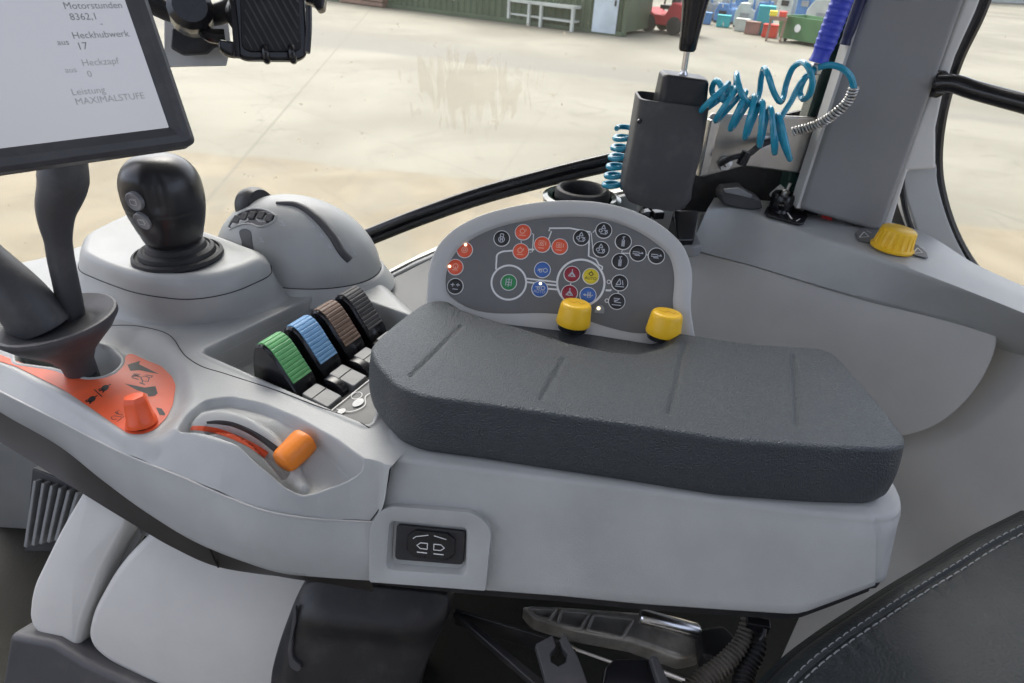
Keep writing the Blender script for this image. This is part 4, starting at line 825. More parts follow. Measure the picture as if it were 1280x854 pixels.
# lower shell: wall below the parting line
Lb = cr(HV([(-60, 470, .585), (0, 515, .585), (77, 560, .585), (130, 602, .585), (191, 646, .586), (249, 680, .588), (301, 701, .590), (352, 716.6, .594), (400, 721.5, .598), (466, 726, .602)]), 700)
Nc2 = Nc+np.array([0, -.001, -.0015]); Lk = []
for tq in np.linspace(0, 1, 14): Lk.append(Nc2*(1-tq)+Lb*tq+np.array([0, -.006*math.sin(math.pi*tq), 0]))
Lk += [Lb+np.array([0, .002, -.002]), Lb+np.array([0, .05, 0]), Nc2+np.array([0, .06, -.01])]
V, F = grid_mesh(np.array(Lk).transpose(1, 0, 2)); mb = MB(); mb.add(V, F); mb.build('lower_shell', M['grey'], ARM, angle=50, fix=False)
# dark underside strip with a joint
La = Lb+np.array([0, .010, -.003]); Ld = cr(HH([(-60, 520), (0, 553), (71, 597), (167, 656), (215, 684), (273, 709), (318, 717), (360, 722), (410, 730), (466, 740)], .625), 700)
V, F = grid_mesh(np.array([Lb+np.array([0, .004, 0]), La*.5+Ld*.5+np.array([0, -.004, -.004]), Ld, Ld+np.array([0, .05, .01])]).transpose(1, 0, 2)); mb = MB(); mb.add(V, F); us = mb.build('underside', M['brownblack'], ARM, angle=70, fix=False)
mb = MB(); mb.tube(np.array([H(262, 684, .588), H(268, 700, .606), H(273, 709, .627)]), .0012, 6); mb.build('joint', M['rubber'], us)

# ---- switch bezel on the side
bn = fpn; bp = fp0+bn*.010
def BP(pts, d=0): return PLL(pts, bp+bn*d, bn)
outer = resample(rp(BP([(461, 660), (480, 632), (594, 641), (615, 660), (607, 739), (461, 728)]), [.008, .014, .014, .014, .002, .002], 10), 120)
inner = resample(rp(BP([(486, 651), (585, 660), (583, 720), (482, 713)]), .008, 10), 120)
k = np.argmin(((inner-outer[0])**2).sum(1)); inner = np.roll(inner, -k, 0)
if ((np.roll(inner, -30, 0)-np.roll(outer, -30, 0))**2).sum() > ((np.roll(inner[::-1], -29, 0)-np.roll(outer, -30, 0))**2).sum(): inner = np.roll(inner[::-1], 1, 0)
ci = inner.mean(0); inn2 = ci+(inner-ci)*.9-bn*.011+np.array([0, 0, .001]); co = outer.mean(0)
rings = [outer-bn*.02, outer-bn*.0015, co+(outer-co)*.992, ci+(inner-ci)*1.06, inner-bn*.001, inn2]
mb = MB(); mb.loft(rings, cap0=True, cap1=True); bz = mb.build('switch_bezel', M['grey'], ARM, angle=32)
bd = -.0095
fr2 = rp(BP([(497, 653.5), (583, 662), (580, 704), (495, 697)], bd), .005, 6); mb = MB(); mb.prism(fr2, bn*.0055); mb.build('rocker_frame', M['black'], bz, bevel=.0015)
mb = MB(); cq = BP([(539.5, 680)], bd+.004)[0]; ex = unit(BP([(583, 662)])[0]-BP([(497, 653.5)])[0]); ey = unit(np.cross(bn, ex)); rings = []
for d, s_ in ((0, 1), (.003, 1), (.0045, .95)): q = circ(48)*np.array([.0285, .0155])*s_; q[:, 0] = np.clip(q[:, 0], -.0265*s_, .0265*s_); q[:, 1] = np.clip(q[:, 1]*1.25, -.0155*s_, .0155*s_); rings.append(cq+q[:, :1]*ex+q[:, 1:]*ey+bn*(d-.000*q[:, :1]))
mb.loft(rings, 0)
L2 = lambda pts: np.array([cq+bn*.0049+ex*u+ey*v for u, v in pts])
for sg in (-1, 1):
    arrow = [(sg*.0035, .0022), (sg*.011, .0022), (sg*.015, -.001), (sg*.011, -.0042), (sg*.0035, -.0042)]
    stroke(mb, np.vstack([L2(arrow), L2(arrow[:1])]), .0011, bn, 0, 1); stroke(mb, L2([(sg*.0035, -.0085), (sg*.0145, -.0085)]), .0012, bn, 0, 1)
    stroke(mb, L2([(sg*.003, .0115), (sg*.0165, .0086)] + ([(sg*.0195, .006)] if sg < 0 else [])), .0009, bn, 0, 1)
mb.build('rocker_switch', [M['gloss'], M['white']], bz, angle=40, fix=False)

# ---- joystick pod
def pod():
    base = rp(HH([(60, 372), (128, 398), (190, 409), (250, 405), (318, 394), (364, 378), (372, 350), (330, 318), (190, 290), (90, 320)], .477), .05, 8)
    mid = rp(HH([(97, 338), (130, 352), (172, 367), (236, 375), (290, 366), (340, 343), (336, 322), (290, 306), (172, 268), (106, 300)], .432), [.02, .03, .03, .03, .03, .018, .015, .03, .02, .02], 8)
    upr = rp(HH([(100, 318), (132, 334), (174, 347), (240, 352), (290, 342), (330, 325), (326, 318), (280, 300), (172, 263), (108, 294)], .408), [.02, .03, .03, .03, .03, .012, .01, .03, .02, .02], 8)
    rs = []; n = 260
    B, Mi, U = (resample(q, n) for q in (base, mid, upr))
    def al(P, Q): k = min(range(0, n, 2), key=lambda k: ((np.roll(P, -k, 0)-Q)**2).sum()); return np.roll(P, -k, 0)
    Mi = al(Mi, B); U = al(U, Mi); c = B.mean(0)
    for t_ in np.linspace(0, 1, 12):
        s_ = t_**.42 if t_ > 0 else 0
        rs.append(np.concatenate([(B*(1-s_)+Mi*s_)[:, :2], (B[:, 2]*(1-t_)+Mi[:, 2]*t_)[:, None]], 1))
    rs[0] = np.concatenate([rs[0][:, :2]+(rs[0]-c)[:, :2]*.02, rs[0][:, 2:]-.003], 1)
    p_ = MB(); p_.loft(rs, cap0=False, cap1=True); pd = p_.build('joystick_pod', M['grey'], ARM, angle=60)
    cu = U.mean(0); mb = MB(); mb.loft([Mi-Z_*.003, Mi+Z_*.0012, Mi*.5+U*.5+Z_*.003+(Mi-cu)*.004, U*.9+Mi*.1+Z_*.001, cu+(U-cu)*.965+Z_*.0035, cu+(U-cu)*.90+Z_*.0042, cu+(U-cu)*.80+Z_*.0008, cu+(U-cu)*.5, cu+(U-cu)*.2])
    mb.build('pod_cap', M['grey'], pd, angle=60)
    lm = MB(); lm.tube(np.vstack([Mi+(Mi-cu)*.006-Z_*.0008, (Mi+(Mi-cu)*.006-Z_*.0008)[:1]]), .0007, 6); lm.build('parting_line', M['rubber'], pd)
pod()
# ---- joystick
def joystick():
    o = H(213, 331, .408)+np.array([0, .025, 0]); o[2] = 2.6-.4085
    ax = unit(np.array([-.02, .02, 1])); gt = MB()
    gt.lathe([(0, 0), (.060, 0), (.0625, .003), (.0615, .008), (.0575, .010), (.0565, .007), (.053, .008), (.051, .0145), (.0465, .017), (.0445, .015), (.042, .016), (.0395, .023), (.035, .0255), (.0335, .023), (.031, .025), (.0295, .032), (.027, .034), (.0, .034)], o, ax, 64)
    gt.v = [o+(v-o)*np.array([.97, .97, 1]) for v in gt.v]; js = gt.build('joystick', M['rubber'], ARM, angle=40, label='black egg shaped joystick with two grey thumb buttons')
    gx = unit(np.array([1, .25, 0])); gx = unit(gx-ax*(gx@ax)); gy = np.cross(ax, gx)
    prof = [(.0, .020), (.032, .022), (.0365, .028), (.0415, .042), (.047, .060), (.0508, .080), (.0515, .096), (.0505, .110), (.0465, .123), (.039, .134), (.028, .142), (.014, .146), (0, .147)]
    pr = cr(np.array(prof), 90); ph = np.linspace(0, 2*np.pi, 96, endpoint=False); G = np.zeros((96, 90, 3)); front = np.array([.25, -1, 0.0])
    for j, (r_, z_) in enumerate(pr):
        r_ = np.maximum(r_, 1e-5); d = np.cos(ph)[:, None]*gx+np.sin(ph)[:, None]*gy
        # flattened button face towards the driver, thumb groove beside it
        rr = np.full(96, r_); fa = np.arctan2(-.88, -.47); da = np.angle(np.exp(1j*(ph-fa)))
        rr -= .006*np.exp(-(da/.42)**2)*sst((z_-.03)/.03)*sst((.13-z_)/.03)
        db = np.angle(np.exp(1j*(ph-np.arctan2(-1, .06)))); rr -= .0042*np.exp(-(db/.16)**2)*sst((z_-.074)/.02)*sst((.142-z_)/.02)
        if abs(z_-.077) < .0011: rr -= .0008
        G[:, j] = o+ax*z_+rr[:, None]*d
    mb = MB(); V, F = grid_mesh(G, True); mb.add(V, F); mb.build('knob', M['satin'], js, angle=60)
    fa = np.arctan2(-.88, -.47)
    for z_, rr in ((.098, .0468), (.070, .0425)):
        d = math.cos(fa)*gx+math.sin(fa)*gy; nn = unit(d+ax*(-.08 if z_ > .08 else -.28)); c = o+ax*z_+d*(rr+.0022)
        mb = MB(); mb.lathe([(0, -.004), (.0125, -.004), (.0125, .0012), (.0113, .0022), (.0105, .0016), (0, .0012)], c, nn, 36)
        e1 = unit(np.cross([0, 0, 1.0], nn)); e2 = np.cross(nn, e1); q = [(-.005, -.004), (.004, -.004), (.004, .003), (-.005, .003)]
        stroke(mb, np.array([c+nn*.0024+e1*u+e2*v for u, v in rp([np.array([*a_, 0]) for a_ in q], .001)[:, :2]]), .0007, nn, 0, 1, closed=True); stroke(mb, np.array([c+nn*.0024+e1*u+e2*v for u, v in ((-.002, .0045), (.0055, .0045), (.0055, -.002))]), .0006, nn, 0, 1)
        mb.build('thumb_button', [M['thumb'], M['white']], js, angle=40, fix=False)

joystick()

# ---- domed encoder housing behind the pod
def dome():
    c = H(372, 347, .462); c = c+np.array([-.020, .068, 0]); c[2] = 2.6-.470
    a1 = unit(np.array([.86, -.20, 0])); a2 = np.array([-a1[1], a1[0], 0]); R1, R2, Hh = .140, .095, .112
    n1, n2 = 200, 90; ph = np.linspace(0, 2*np.pi, n1, endpoint=False); el = np.linspace(-.12, np.pi/2-.0005, n2)
    G = np.zeros((n1, n2, 3))
    for j, e in enumerate(el):
        ce = max(math.cos(e), 1e-4) if e > 0 else 1-.0*e; se = math.sin(e)
        G[:, j] = c+(np.cos(ph)*R1*ce)[:, None]*a1+(np.sin(ph)*R2*ce)[:, None]*a2+Z_*(Hh*se)
    # carve a slot and a round window by pushing the surface inwards
    D = (G-c)/1.0
    nrm = np.stack([D@a1/R1, D@a2/R2, D[..., 2]/Hh], -1); nrm /= np.linalg.norm(nrm, axis=-1, keepdims=True)+1e-9
    mb = MB(); V, F = grid_mesh(G, True); mb.add(V, F); dm = mb.build('encoder_dome', M['grey'], ARM, angle=60)
    def S_(px, py, d=0):           # the point of the dome seen at this place, lifted by d
        r_ = ray(px, py); A = np.array([r_@a1/R1, r_@a2/R2, r_[2]/Hh]); o_ = CAM-c; O = np.array([o_@a1/R1, o_@a2/R2, o_[2]/Hh]); qa, qb, qc = A@A, 2*A@O, O@O-1; ds = qb*qb-4*qa*qc
        t_ = (-qb-math.sqrt(max(ds, 0)))/(2*qa); p = CAM+r_*t_; q = p-c; n_ = unit(a1*(q@a1)/R1**2+a2*(q@a2)/R2**2+Z_*q[2]/Hh**2); return p+n_*d, n_
    def patch(name, poly, m, d, parent, th=.003):
        P = np.array([S_(x, y, d)[0] for x, y in poly]); cpt, nn = S_(*np.mean(poly, 0), d); 
        k_ = len(P); mb = MB(); inn = P*.5+cpt*.5; low_ = P-nn*th
        mb.add(np.vstack([low_, P, inn, [cpt]]), [(i, (i+1) % k_, k_+(i+1) % k_, k_+i) for i in range(k_)]+[(k_+i, k_+(i+1) % k_, 2*k_+(i+1) % k_, 2*k_+i) for i in range(k_)]+[(2*k_+i, 2*k_+(i+1) % k_, 3*k_) for i in range(k_)]); return mb.build(name, m, parent, angle=50)
    # long dark slot
    sl_ = cr(np.array([(346, 254), (372, 257), (395, 272), (415, 295), (430, 318), (437, 325)], float), 50); Pn = [S_(x, y, .0) for x, y in sl_]
    mb = MB(); mb.tube(np.array([p for p, _ in Pn]), np.interp(np.linspace(0, 1, 50), [0, .15, .5, 1], [.003, .005, .0065, .0065]), 12); mb.build('slot', M['dgrey'], dm)
    # window with a black roller and a centre rib
    arc = cr(np.array([(285, 285), (290, 276), (302, 266), (318, 261.5), (335, 264), (345, 270)], float), 24); arc2 = cr(np.array([(343, 276), (333, 282), (326, 284), (312, 280), (298, 282), (288, 287)], float), 24)
    w = patch('window', np.vstack([arc, arc2]), M['gloss'], .0008, dm)
    mb = MB()
    for i, (x, y) in enumerate(((297, 275), (306, 271), (316, 270), (327, 270), (337, 273))):
        p, nn = S_(x, y, .0016); mb.box(p, a1*.0055, unit(np.cross(nn, a1))*.0065, nn*.0016)
    mb.build('roller', M['dgrey'], dm, bevel=.001)
    rimp = np.array([S_(x, y, .0006)[0] for x, y in np.vstack([arc, arc2])]); mb = MB(); mb.tube(np.vstack([rimp, rimp[:1]]), .0016, 8); mb.build('window_rim', M['grey'], dm)
    patch('rib_slot', cr(np.array([(300.5, 288), (306, 286), (312, 288), (315, 300), (315.5, 318), (304, 317), (302.5, 303)], float), 40, True), M['dgrey'], .0007, dm)
    pm = MB()
    for x, y, s_ in ((353, 279, 1.2), (327, 300, .9), (329, 319, .9), (391, 282, .7), (402, 294, .6), (412, 308, .7), (442, 316, .8)):
        for dx, dy, ex_, ey_ in ((-4, -3, 3, 2), (-1, -4, 2, 4), (-3, 2, 4, 3)): stroke(pm, np.array([S_(x+dx*s_, y+dy*s_, .0006)[0], S_(x+ex_*s_, y+ey_*s_, .0006)[0]]), .0010, S_(x, y)[1])
    pm.build('printed_symbol', M['pale'], dm, fix=False)
    # black thumb wheel showing over the top
    p, nn = S_(322, 252, 0); wl = MB(); q = PY(320, 263, p[1]+.022); wl.lathe([(0, -.016), (.026, -.016), (.030, -.012), (.0315, 0), (.030, .0077), (.026, .016), (0, .016)], q+Z_*.006, unit(a1*.93+a2*-.2+Z_*.25), 48); wl.build('thumb_wheel', M['black'], dm)
    # collar carrying the dome
    ring = lambda s_, z_: c+(np.cos(ph)*R1*s_)[:, None]*a1+(np.sin(ph)*R2*s_)[:, None]*a2+Z_*z_
    mb = MB(); mb.loft([ring(1.16, -.022), ring(1.10, -.010), ring(1.05, .000), ring(1.018, .004), ring(.99, .003)], cap1=True); mb.build('dome_collar', M['grey'], ARM, angle=60)
    mb = MB(); q = ring(1.004, .0042); mb.tube(np.vstack([q, q[:1]]), .0008, 6); mb.build('parting_line', M['rubber'], dm)
dome()

# ---- four hydraulic levers in the pocket
er = unit(np.array([.42, .905, 0])); ep = np.array([er[1], -er[0], 0])
def lever(i, base, capm, label):
    prof = [(.012, -.040), (.004, -.004), (.000, .002), (-.012, .0185), (-.023, .034), (-.031, .0425), (-.041, .0465), (-.050, .043), (-.057, .030), (-.062, .006), (-.066, -.040)]
    pr = cr(np.array(prof), 60); W = .0385
    pt = lambda u, z, s_: base+ep*u+Z_*z+er*s_
    mb = MB(); rings = []
    for s_, sc_ in ((0, .93), (.0025, 1), (W-.0025, 1), (W, .93)):
        cm = np.array([-.030, .01]); rings.append(np.array([pt(*(cm+(q-cm)*sc_), s_) for q in pr]))
    mb.loft(rings); lv = mb.build('hydraulic_lever', M['gloss'], ARM, angle=40, label=label)
    # ribbed coloured cap wrapping the top and the front slope
    q = cr(np.array(prof[2:8]), 120); Tn = np.gradient(q, axis=0); Nn = np.stack([Tn[:, 1], -Tn[:, 0]], 1); Nn /= np.linalg.norm(Nn, axis=1)[:, None]; Nn = Nn if Nn[10, 0] > 0 else -Nn
    L = np.concatenate([[0], np.cumsum(np.linalg.norm(np.diff(q, axis=0), axis=1))]); rib = .0016-.0009*np.exp(-((((L/.0058) % 1)-.5)/.11)**2)
    q2 = q+Nn*rib[:, None]; q3 = q-Nn*.0015; s0, s1 = .0045, W-.0022
    rings = [np.array([pt(*a_, s_) for a_ in q2]+[pt(*a_, s_) for a_ in q3[::-1]]) for s_ in (s0, s1)]
    mb = MB(); mb.loft(rings); mb.build('grip_cap', capm, lv, angle=22)
    return lv
b0 = H(365.8, 482.4, .48)-er*.003
for i, (cm, lab) in enumerate(((M['capgreen'], 'green ribbed lever nearest the camera'), (M['capblue'], 'blue ribbed lever'), (M['capbrown'], 'brown ribbed lever'), (M['capdark'], 'charcoal ribbed lever at the far end'))):
    lever(i, b0+er*(.0497*i), cm, lab)
# tiles and paddles at the foot of the levers
tl0 = None
for i in range(4):
    b = b0+er*(.0497*i)+ep*.016
    mb = MB(); mb.prism(rp([b+er*.000-Z_*.004, b+er*.027-Z_*.004, b+er*.027+ep*.040-Z_*.009, b+er*.000+ep*.040-Z_*.009], .003), Z_*-.012); t_ = mb.build('tile', M['tile'], ARM, bevel=.0015)
    mb = MB(); mb.tube([b+ep*.016+Z_*-.0058, b+er*.027+ep*.016-Z_*.0058], .0006, 6); mb.build('crease', M['rubber'], t_)
    c_ = b+er*.036+ep*.012-Z_*.016; mb = MB(); ph = np.linspace(-.4, np.pi*.62, 16); arc_ = np.array([c_+ep*(.022*math.sin(a_))+Z_*(.014*math.cos(a_)) for a_ in ph]); mb.prism(np.vstack([arc_, [c_-Z_*.02-ep*.012]]), er*.011); mb.build('paddle', M['gloss'], ARM, bevel=.001)
mb = MB(); b = b0+ep*.060; mb.prism(rp([b-er*.004-Z_*.014, b+er*.19-Z_*.014, b+er*.19+ep*.10-Z_*.018, b-er*.004+ep*.10-Z_*.018], .008), Z_*-.006); lp = mb.build('printed_plate', M['face'], ARM, bevel=.001)
nn = unit(np.cross(er, ep)); nn = nn if nn[2] > 0 else -nn; mb = MB(); LP = lambda u, v: b+er*u+ep*v+Z_*(-.0135-.04*v+.0012)
stroke(mb, cr([LP(.006, .004), LP(.012, .022), LP(.03, .028), LP(.045, .018), LP(.062, .020), LP(.075, .0077)], 40), .0012, nn)
q = circ(30); stroke(mb, np.array([LP(.040+.0075*u, .008+.006*v) for u, v in q]), .0011, nn, closed=True); stroke(mb, np.array([LP(.085+.0085*u, .009+.006*v) for u, v in q]), .0011, nn, closed=True)
P = np.array([LP(.030+.009*u, .018+.0055*v) for u, v in q]); mb.add(P, [tuple(range(30))]); P = np.array([LP(.006+.006*u, .012+.004*v) for u, v in q]); mb.add(P, [tuple(range(30))])
P = np.array([LP(.068+.007*u, .017+.005*v) for u, v in q]); mb.add(P, [tuple(range(30))]); stroke(mb, np.array([LP(-.002, .001), LP(.16, .001)]), .0015, nn)
mb.build('printed_symbol', M['white'], lp, fix=False)
# frame line and tiny print on the pocket's inner wall
pm = MB()
wa, wb_, wd = H(255, 441, .476), H(412, 363, .476), unit(H(412, 363, .476)-H(255, 441, .476)); wn = np.array([wd[1], -wd[0], .13]); wn = unit(wn)
WP = lambda u, z: wa+wd*u+np.array([wd[1], -wd[0], 0])*.0062+Z_*(-z)
for l in ([(.02, .022), (.02, .0077), (.17, .0077), (.17, .022)], [(.02, .034), (.17, .034)]): stroke(pm, np.array([WP(*q) for q in l]), .0008, wn, .0025)
for k in range(3): stroke(pm, np.array([WP(.07+.008*k, .018), WP(.075+.008*k, .026)]), .0014, wn, .0025); stroke(pm, np.array([WP(.07+.008*k, .025), WP(.077+.008*k, .019)]), .001, wn, .0025)
pm.build('pocket_marking', M['pale'], ARM, fix=False)

# ---- orange label, its print and the orange knob
LZ = .488-.0008
lp = HH([(x, y) for x, y in LAB], LZ); cl_ = lp.mean(0); mb = MB(); mb.prism(resample(rp(lp, .005), 160)-Z_*.0003, Z_*.0004); lab = mb.build('orange_label', M['orange'], ARM, angle=20)
mb = MB(); L_ = lambda pts: HH([(70+x/7.119, 430+y/7.119) for x, y in pts], LZ-.0003)
for q in ([(635, 185), (750, 150), (738, 180), (915, 268), (740, 232), (660, 238)], [(610, 352), (790, 388), (885, 375), (905, 440), (880, 462), (820, 468), (815, 445), (720, 410)], [(890, 565), (940, 575), (972, 620), (968, 638), (920, 630)]): mb.add(L_(q), [tuple(range(len(q)))])
arcp = np.array([(632, 680), (640, 715), (680, 755), (740, 772), (800, 762)], float); A2 = cr(arcp, 24); wv = np.linspace(22, 5, 24); 
nrm_ = np.gradient(A2, axis=0); nrm_ = np.stack([-nrm_[:, 1], nrm_[:, 0]], 1)/np.linalg.norm(nrm_, axis=1)[:, None]; mb.add(L_(np.vstack([A2+nrm_*wv[:, None]/2, (A2-nrm_*wv[:, None]/2)[::-1]])), [tuple(range(48))])
S2 = lambda pts, w_=.0012, cl=False: stroke(mb, L_(pts), w_, Z_, 0, 0, cl)
S2([(340, 405), (410, 470)])                                               # slash between the two little emblems
for cx, cy in ((435, 392), (318, 492)):                                    # hare and tortoise-like marks as plain ovals with feet
    q = circ(20)*np.array([38, 24]); a_ = -.5; q = q@np.array([[math.cos(a_), math.sin(a_)], [-math.sin(a_), math.cos(a_)]]); mb.add(L_(q+np.array([cx, cy])), [tuple(range(20))]); S2([(cx-50, cy+28), (cx-20, cy+12)], .0022); S2([(cx+25, cy-18), (cx+52, cy-34)], .0020); S2([(cx-8, cy+18), (cx-18, cy+42)], .0018); S2([(cx-40, cy+2), (cx-56, cy+20)], .0018)
for d in range(4): S2([(672+d*16, 296-d*2), (700+d*16, 262+d*2)], .0013)
S2([(676, 300), (735, 316)], .0013); S2([(755, 300), (790, 285), (830, 300), (820, 335), (770, 330)], .0013, True); S2([(800, 275), (860, 285), (845, 300)], .0012); S2([(745, 345), (792, 362)], .0015); S2([(770, 330), (765, 348)], .0012); S2([(705, 280), (755, 295)], .0012)
S2([(565, 590), (540, 600), (555, 625), (590, 630), (580, 650), (520, 640), (490, 650), (500, 672), (545, 670)], .0009); S2([(545, 690), (605, 645)], .0010); S2([(525, 605), (545, 625)], .0009)
mb.build('printed_symbol', M['blackprint'], lab, fix=False)
o = H(177.5, 530, LZ)+Z_*.0006; ax = unit(np.array([-.10, .16, 1])); a_ = unit(np.cross(ax, [0, 1, 0])); b_ = np.cross(ax, a_); rings = []
for rad, z_, fl in ((.0232, 0, 0), (.0236, .003, 0), (.0228, .007, 0), (.0215, .010, .6), (.0178, .034, 1), (.0165, .039, 1), (.0142, .0425, 1), (.004, .0430, 1)):
    rad *= .70; z_ *= .82; ph = np.linspace(0, 2*np.pi, 72, endpoint=False); k6 = np.cos(np.pi/6)/np.cos((ph % (np.pi/3))-np.pi/6); rr = rad*(1-fl+fl*k6*1.06); rings.append(o+ax*z_+rr[:, None]*(np.cos(ph)[:, None]*a_+np.sin(ph)[:, None]*b_))
mb = MB(); mb.loft(rings); mb.build('rotary_knob', M['oknob'], ARM, angle=30)
# ---- slider: orange stripe, dark slot, orange knob
def ribbon(name, up_l, lo_l, m, lift, n=70, k=7):
    a_, b_ = cr(np.array(up_l, float), n), cr(np.array(lo_l, float), n); G = np.array([[on(*(a_[i]*(1-s_)+b_[i]*s_), .478, lift) for s_ in np.linspace(0, 1, k)] for i in range(n)]); mb = MB(); V, F = grid_mesh(G); mb.add(V, F); return mb.build(name, m, ARM, fix=False)
st = ribbon('slider_stripe', [(241, 534), (252, 534), (268, 536), (290, 543), (313, 553), (336, 567)], [(237, 539), (251, 540), (268, 543), (289, 550), (310, 560), (331, 574)], M['orange'], .0018)
ribbon('slider_slot', [(258, 528), (270, 526.5), (288, 528), (308, 535), (330, 547), (356, 566)], [(259, 531), (271, 531.5), (288, 534), (306, 541), (326, 553), (346, 569)], M['blackprint'], .0012)
p1, p2 = on(359, 577, .478, 0)+Z_*.004, on(381, 556, .478, 0)+Z_*.005; ax = unit(p2-p1); L = np.linalg.norm(p2-p1)+.012; sx = unit(np.cross(ax, Z_)); sz = np.cross(sx, ax); rings = []
for t_, s_ in ((0, .72), (.04, .88), (.12, .97), (.3, 1.0), (.8, 1.05), (.93, 1.03), (.98, .96), (1, .84)):
    ph = np.linspace(0, 2*np.pi, 48, endpoint=False); x_ = np.sign(np.cos(ph))*np.abs(np.cos(ph))**.8*.0150*s_; z_ = np.sign(np.sin(ph))*np.abs(np.sin(ph))**.8*.0145*s_; rings.append(p1-ax*.008+ax*L*t_+x_[:, None]*sx+z_[:, None]*sz)
mb = MB(); mb.loft(rings); mb.build('slider_knob', M['oslide'], ARM, angle=50)

# ================================================================== FUNCTION KEY PANEL
def key_panel():
    p0, p1 = H(545, 385, .412), H(860, 420, .412); ex = unit(p1-p0); tilt = RAD(38)
    bk = unit(np.cross(Z_, ex)); bk = bk if bk[1] > 0 else -bk; ey = Z_*math.cos(tilt)+bk*math.sin(tilt); n = unit(np.cross(ex, ey)); n = n if n@(CAM-p0) > 0 else -n
    P = lambda x, y, d=0: PL(x, y, p0+n*d, n); PP = lambda l, d=0: np.array([P(x, y, d) for x, y in l])
    r = empty('function_key_panel', (p0+p1)/2, 'half round panel of coloured function keys standing behind the armrest pad', 'control panel')
    outer = [(534, 352), (537, 330), (546, 308), (562, 290), (590, 273), (640, 257.5), (700, 250), (760, 254), (800, 266), (835, 287), (855, 308), (864.5, 333), (864, 380), (863, 465), (848, 478), (700, 463), (556, 444), (540, 420)]
    inner = [(553, 352), (555, 336), (563, 318), (580, 301), (605, 287), (650, 274), (700, 268), (755, 271), (792, 283), (822, 301), (840, 318), (846, 338), (845, 375), (842.5, 407), (835, 411), (700, 393), (566, 375), (556, 366)]
    N_ = 220
    O = resample(cr(PP(outer, .0), 300, True), N_); I = resample(cr(PP(inner, 0), 300, True), N_)
    k = min(range(N_), key=lambda k: ((np.roll(I, -k, 0)-O)**2).sum()); I = np.roll(I, -k, 0); cI, cO = I.mean(0), O.mean(0)
    rings = [cO+(O-cO)*.97-n*.03, O-n*.028, O-n*.003, cO+(O-cO)*.994-n*.0008, cO+(O-cO)*.986, O*.35+I*.65+n*.0002, O*.12+I*.88-n*.0008, I-n*.0022, cI+(I-cI)*.985-n*.0065, cI+(I-cI)*.98-n*.0075]
    mb = MB(); mb.loft(rings, cap0=True, cap1=False); mb.build('frame', M['frame'], r, angle=60)
    fd = -.0072; fc = cI+(I-cI)*.984+n*fd
    mb = MB(); mb.prism(fc-n*.006, n*.006); mb.build('face_plate', M['face'], r, angle=30)
    c2 = lambda x, y: np.array([(P(x, y, fd)-p0)@ex, (P(x, y, fd)-p0)@ey]); A = lambda u, v, d=0: p0+ex*u+ey*v+n*(n@((p0+n*fd)-p0)+d)
    # printed tractor outline
    pr = MB(); LW = .0022
    def ln(pts, w_=LW, cl=False): stroke(pr, PP(pts, fd+.0004), w_, n, 0, 0, cl)
    def ring_(x, y, rad, w_): q = c2(x, y); stroke(pr, np.array([A(q[0]+rad*u, q[1]+rad*v, .0004) for u, v in circ(56)]), w_, n, 0, 0, True)
    s = np.linalg.norm(P(680, 340, fd)-P(690, 340, fd))/10       # metres per pixel on the face
    ring_(636, 353.3, 21.8*s, LW*1.15); ring_(725.9, 353.6, 29.3*s, LW*1.25)
    ln(cr(np.array([(620, 337), (620.5, 327), (622, 318), (627, 315), (636, 313.8), (651, 313)], float), 40)); ln([(659, 312), (668, 312)])
    ln([(657, 348.2), (697, 352.8)]); ln([(658.5, 352.8), (697, 357)]); ln([(684, 361), (697, 362)])
    ln([(684.5, 302), (689.3, 289.3), (686, 288.5), (687.5, 285.2)], .0016); ln([(686.5, 285.4), (712, 285.2), (738, 290.3), (736.6, 293), (735.8, 320.2), (745, 324.5), (748.5, 331), (753, 333.5), (752.5, 337.5)], .002)
    ln([(739, 291), (741, 311)], .0012); ln([(744, 287.5), (741, 291)], .001); ln([(665, 292), (667, 293), (665.5, 315), (662, 315.5)], .0012); ln([(651, 301), (652, 304)], .001); ln([(687.5, 308), (690, 308)], .001)
    ln([(778, 313), (776.6, 316.5), (788, 316.8)], .0014); ln([(807, 318.5), (811, 319)], .0014); ln([(713.5, 354), (713, 357)], .0014); ln([(772.8, 364), (772.5, 367)], .0014)
    ln([(757, 363), (763, 363.2), (764, 361.8)], .0026); ring_(761, 352.5, 2.2*s, .001); ring_(758.5, 376, 2.2*s, .001)
    pr.build('printed_outline', M['white'], r, fix=False)
    keys = [(581, 312.8, 'kred', 0, 'orange key with lit lamp, uppermost of the left column'), (569.2, 334.2, 'kred', 1, 'orange key with lit lamp in the middle of the left column'), (569.2, 358.1, 'kblack', 2, None), (627.2, 298.5, 'kblack', 3, None),
            (653.9, 290.6, 'kred', 4, None), (651, 314.5, 'kred', 4, None), (677.8, 306, 'kred', 5, None), (699.7, 308.6, 'kred', 5, None), (726.7, 297.4, 'kblack', 6, None), (754.6, 288.4, 'kblack', 6, None), (751.2, 312, 'kblack', 6, None),
            (779, 302.4, 'kblack', 7, None), (775, 327, 'kblack', 7, None), (797.3, 317, 'kblack', 8, None), (820.4, 320.2, 'kblack', 8, None), (774.5, 353.9, 'kblack', 9, None), (770.9, 377, 'kblack', 10, None), (636, 353.3, 'kgreen', 11, 'green key inside the printed front wheel'),
            (678, 337.6, 'kblue', 12, None), (674.7, 361.5, 'kblue', 13, 'blue key with lit lamp'), (714.9, 343, 'kdark', 14, None), (711.8, 366.6, 'kdark', 14, None), (738.5, 345.7, 'kyel', 15, 'yellow key reading AUTO'), (734.9, 369.4, 'kblue', 16, None)]
    R = 9.6*s
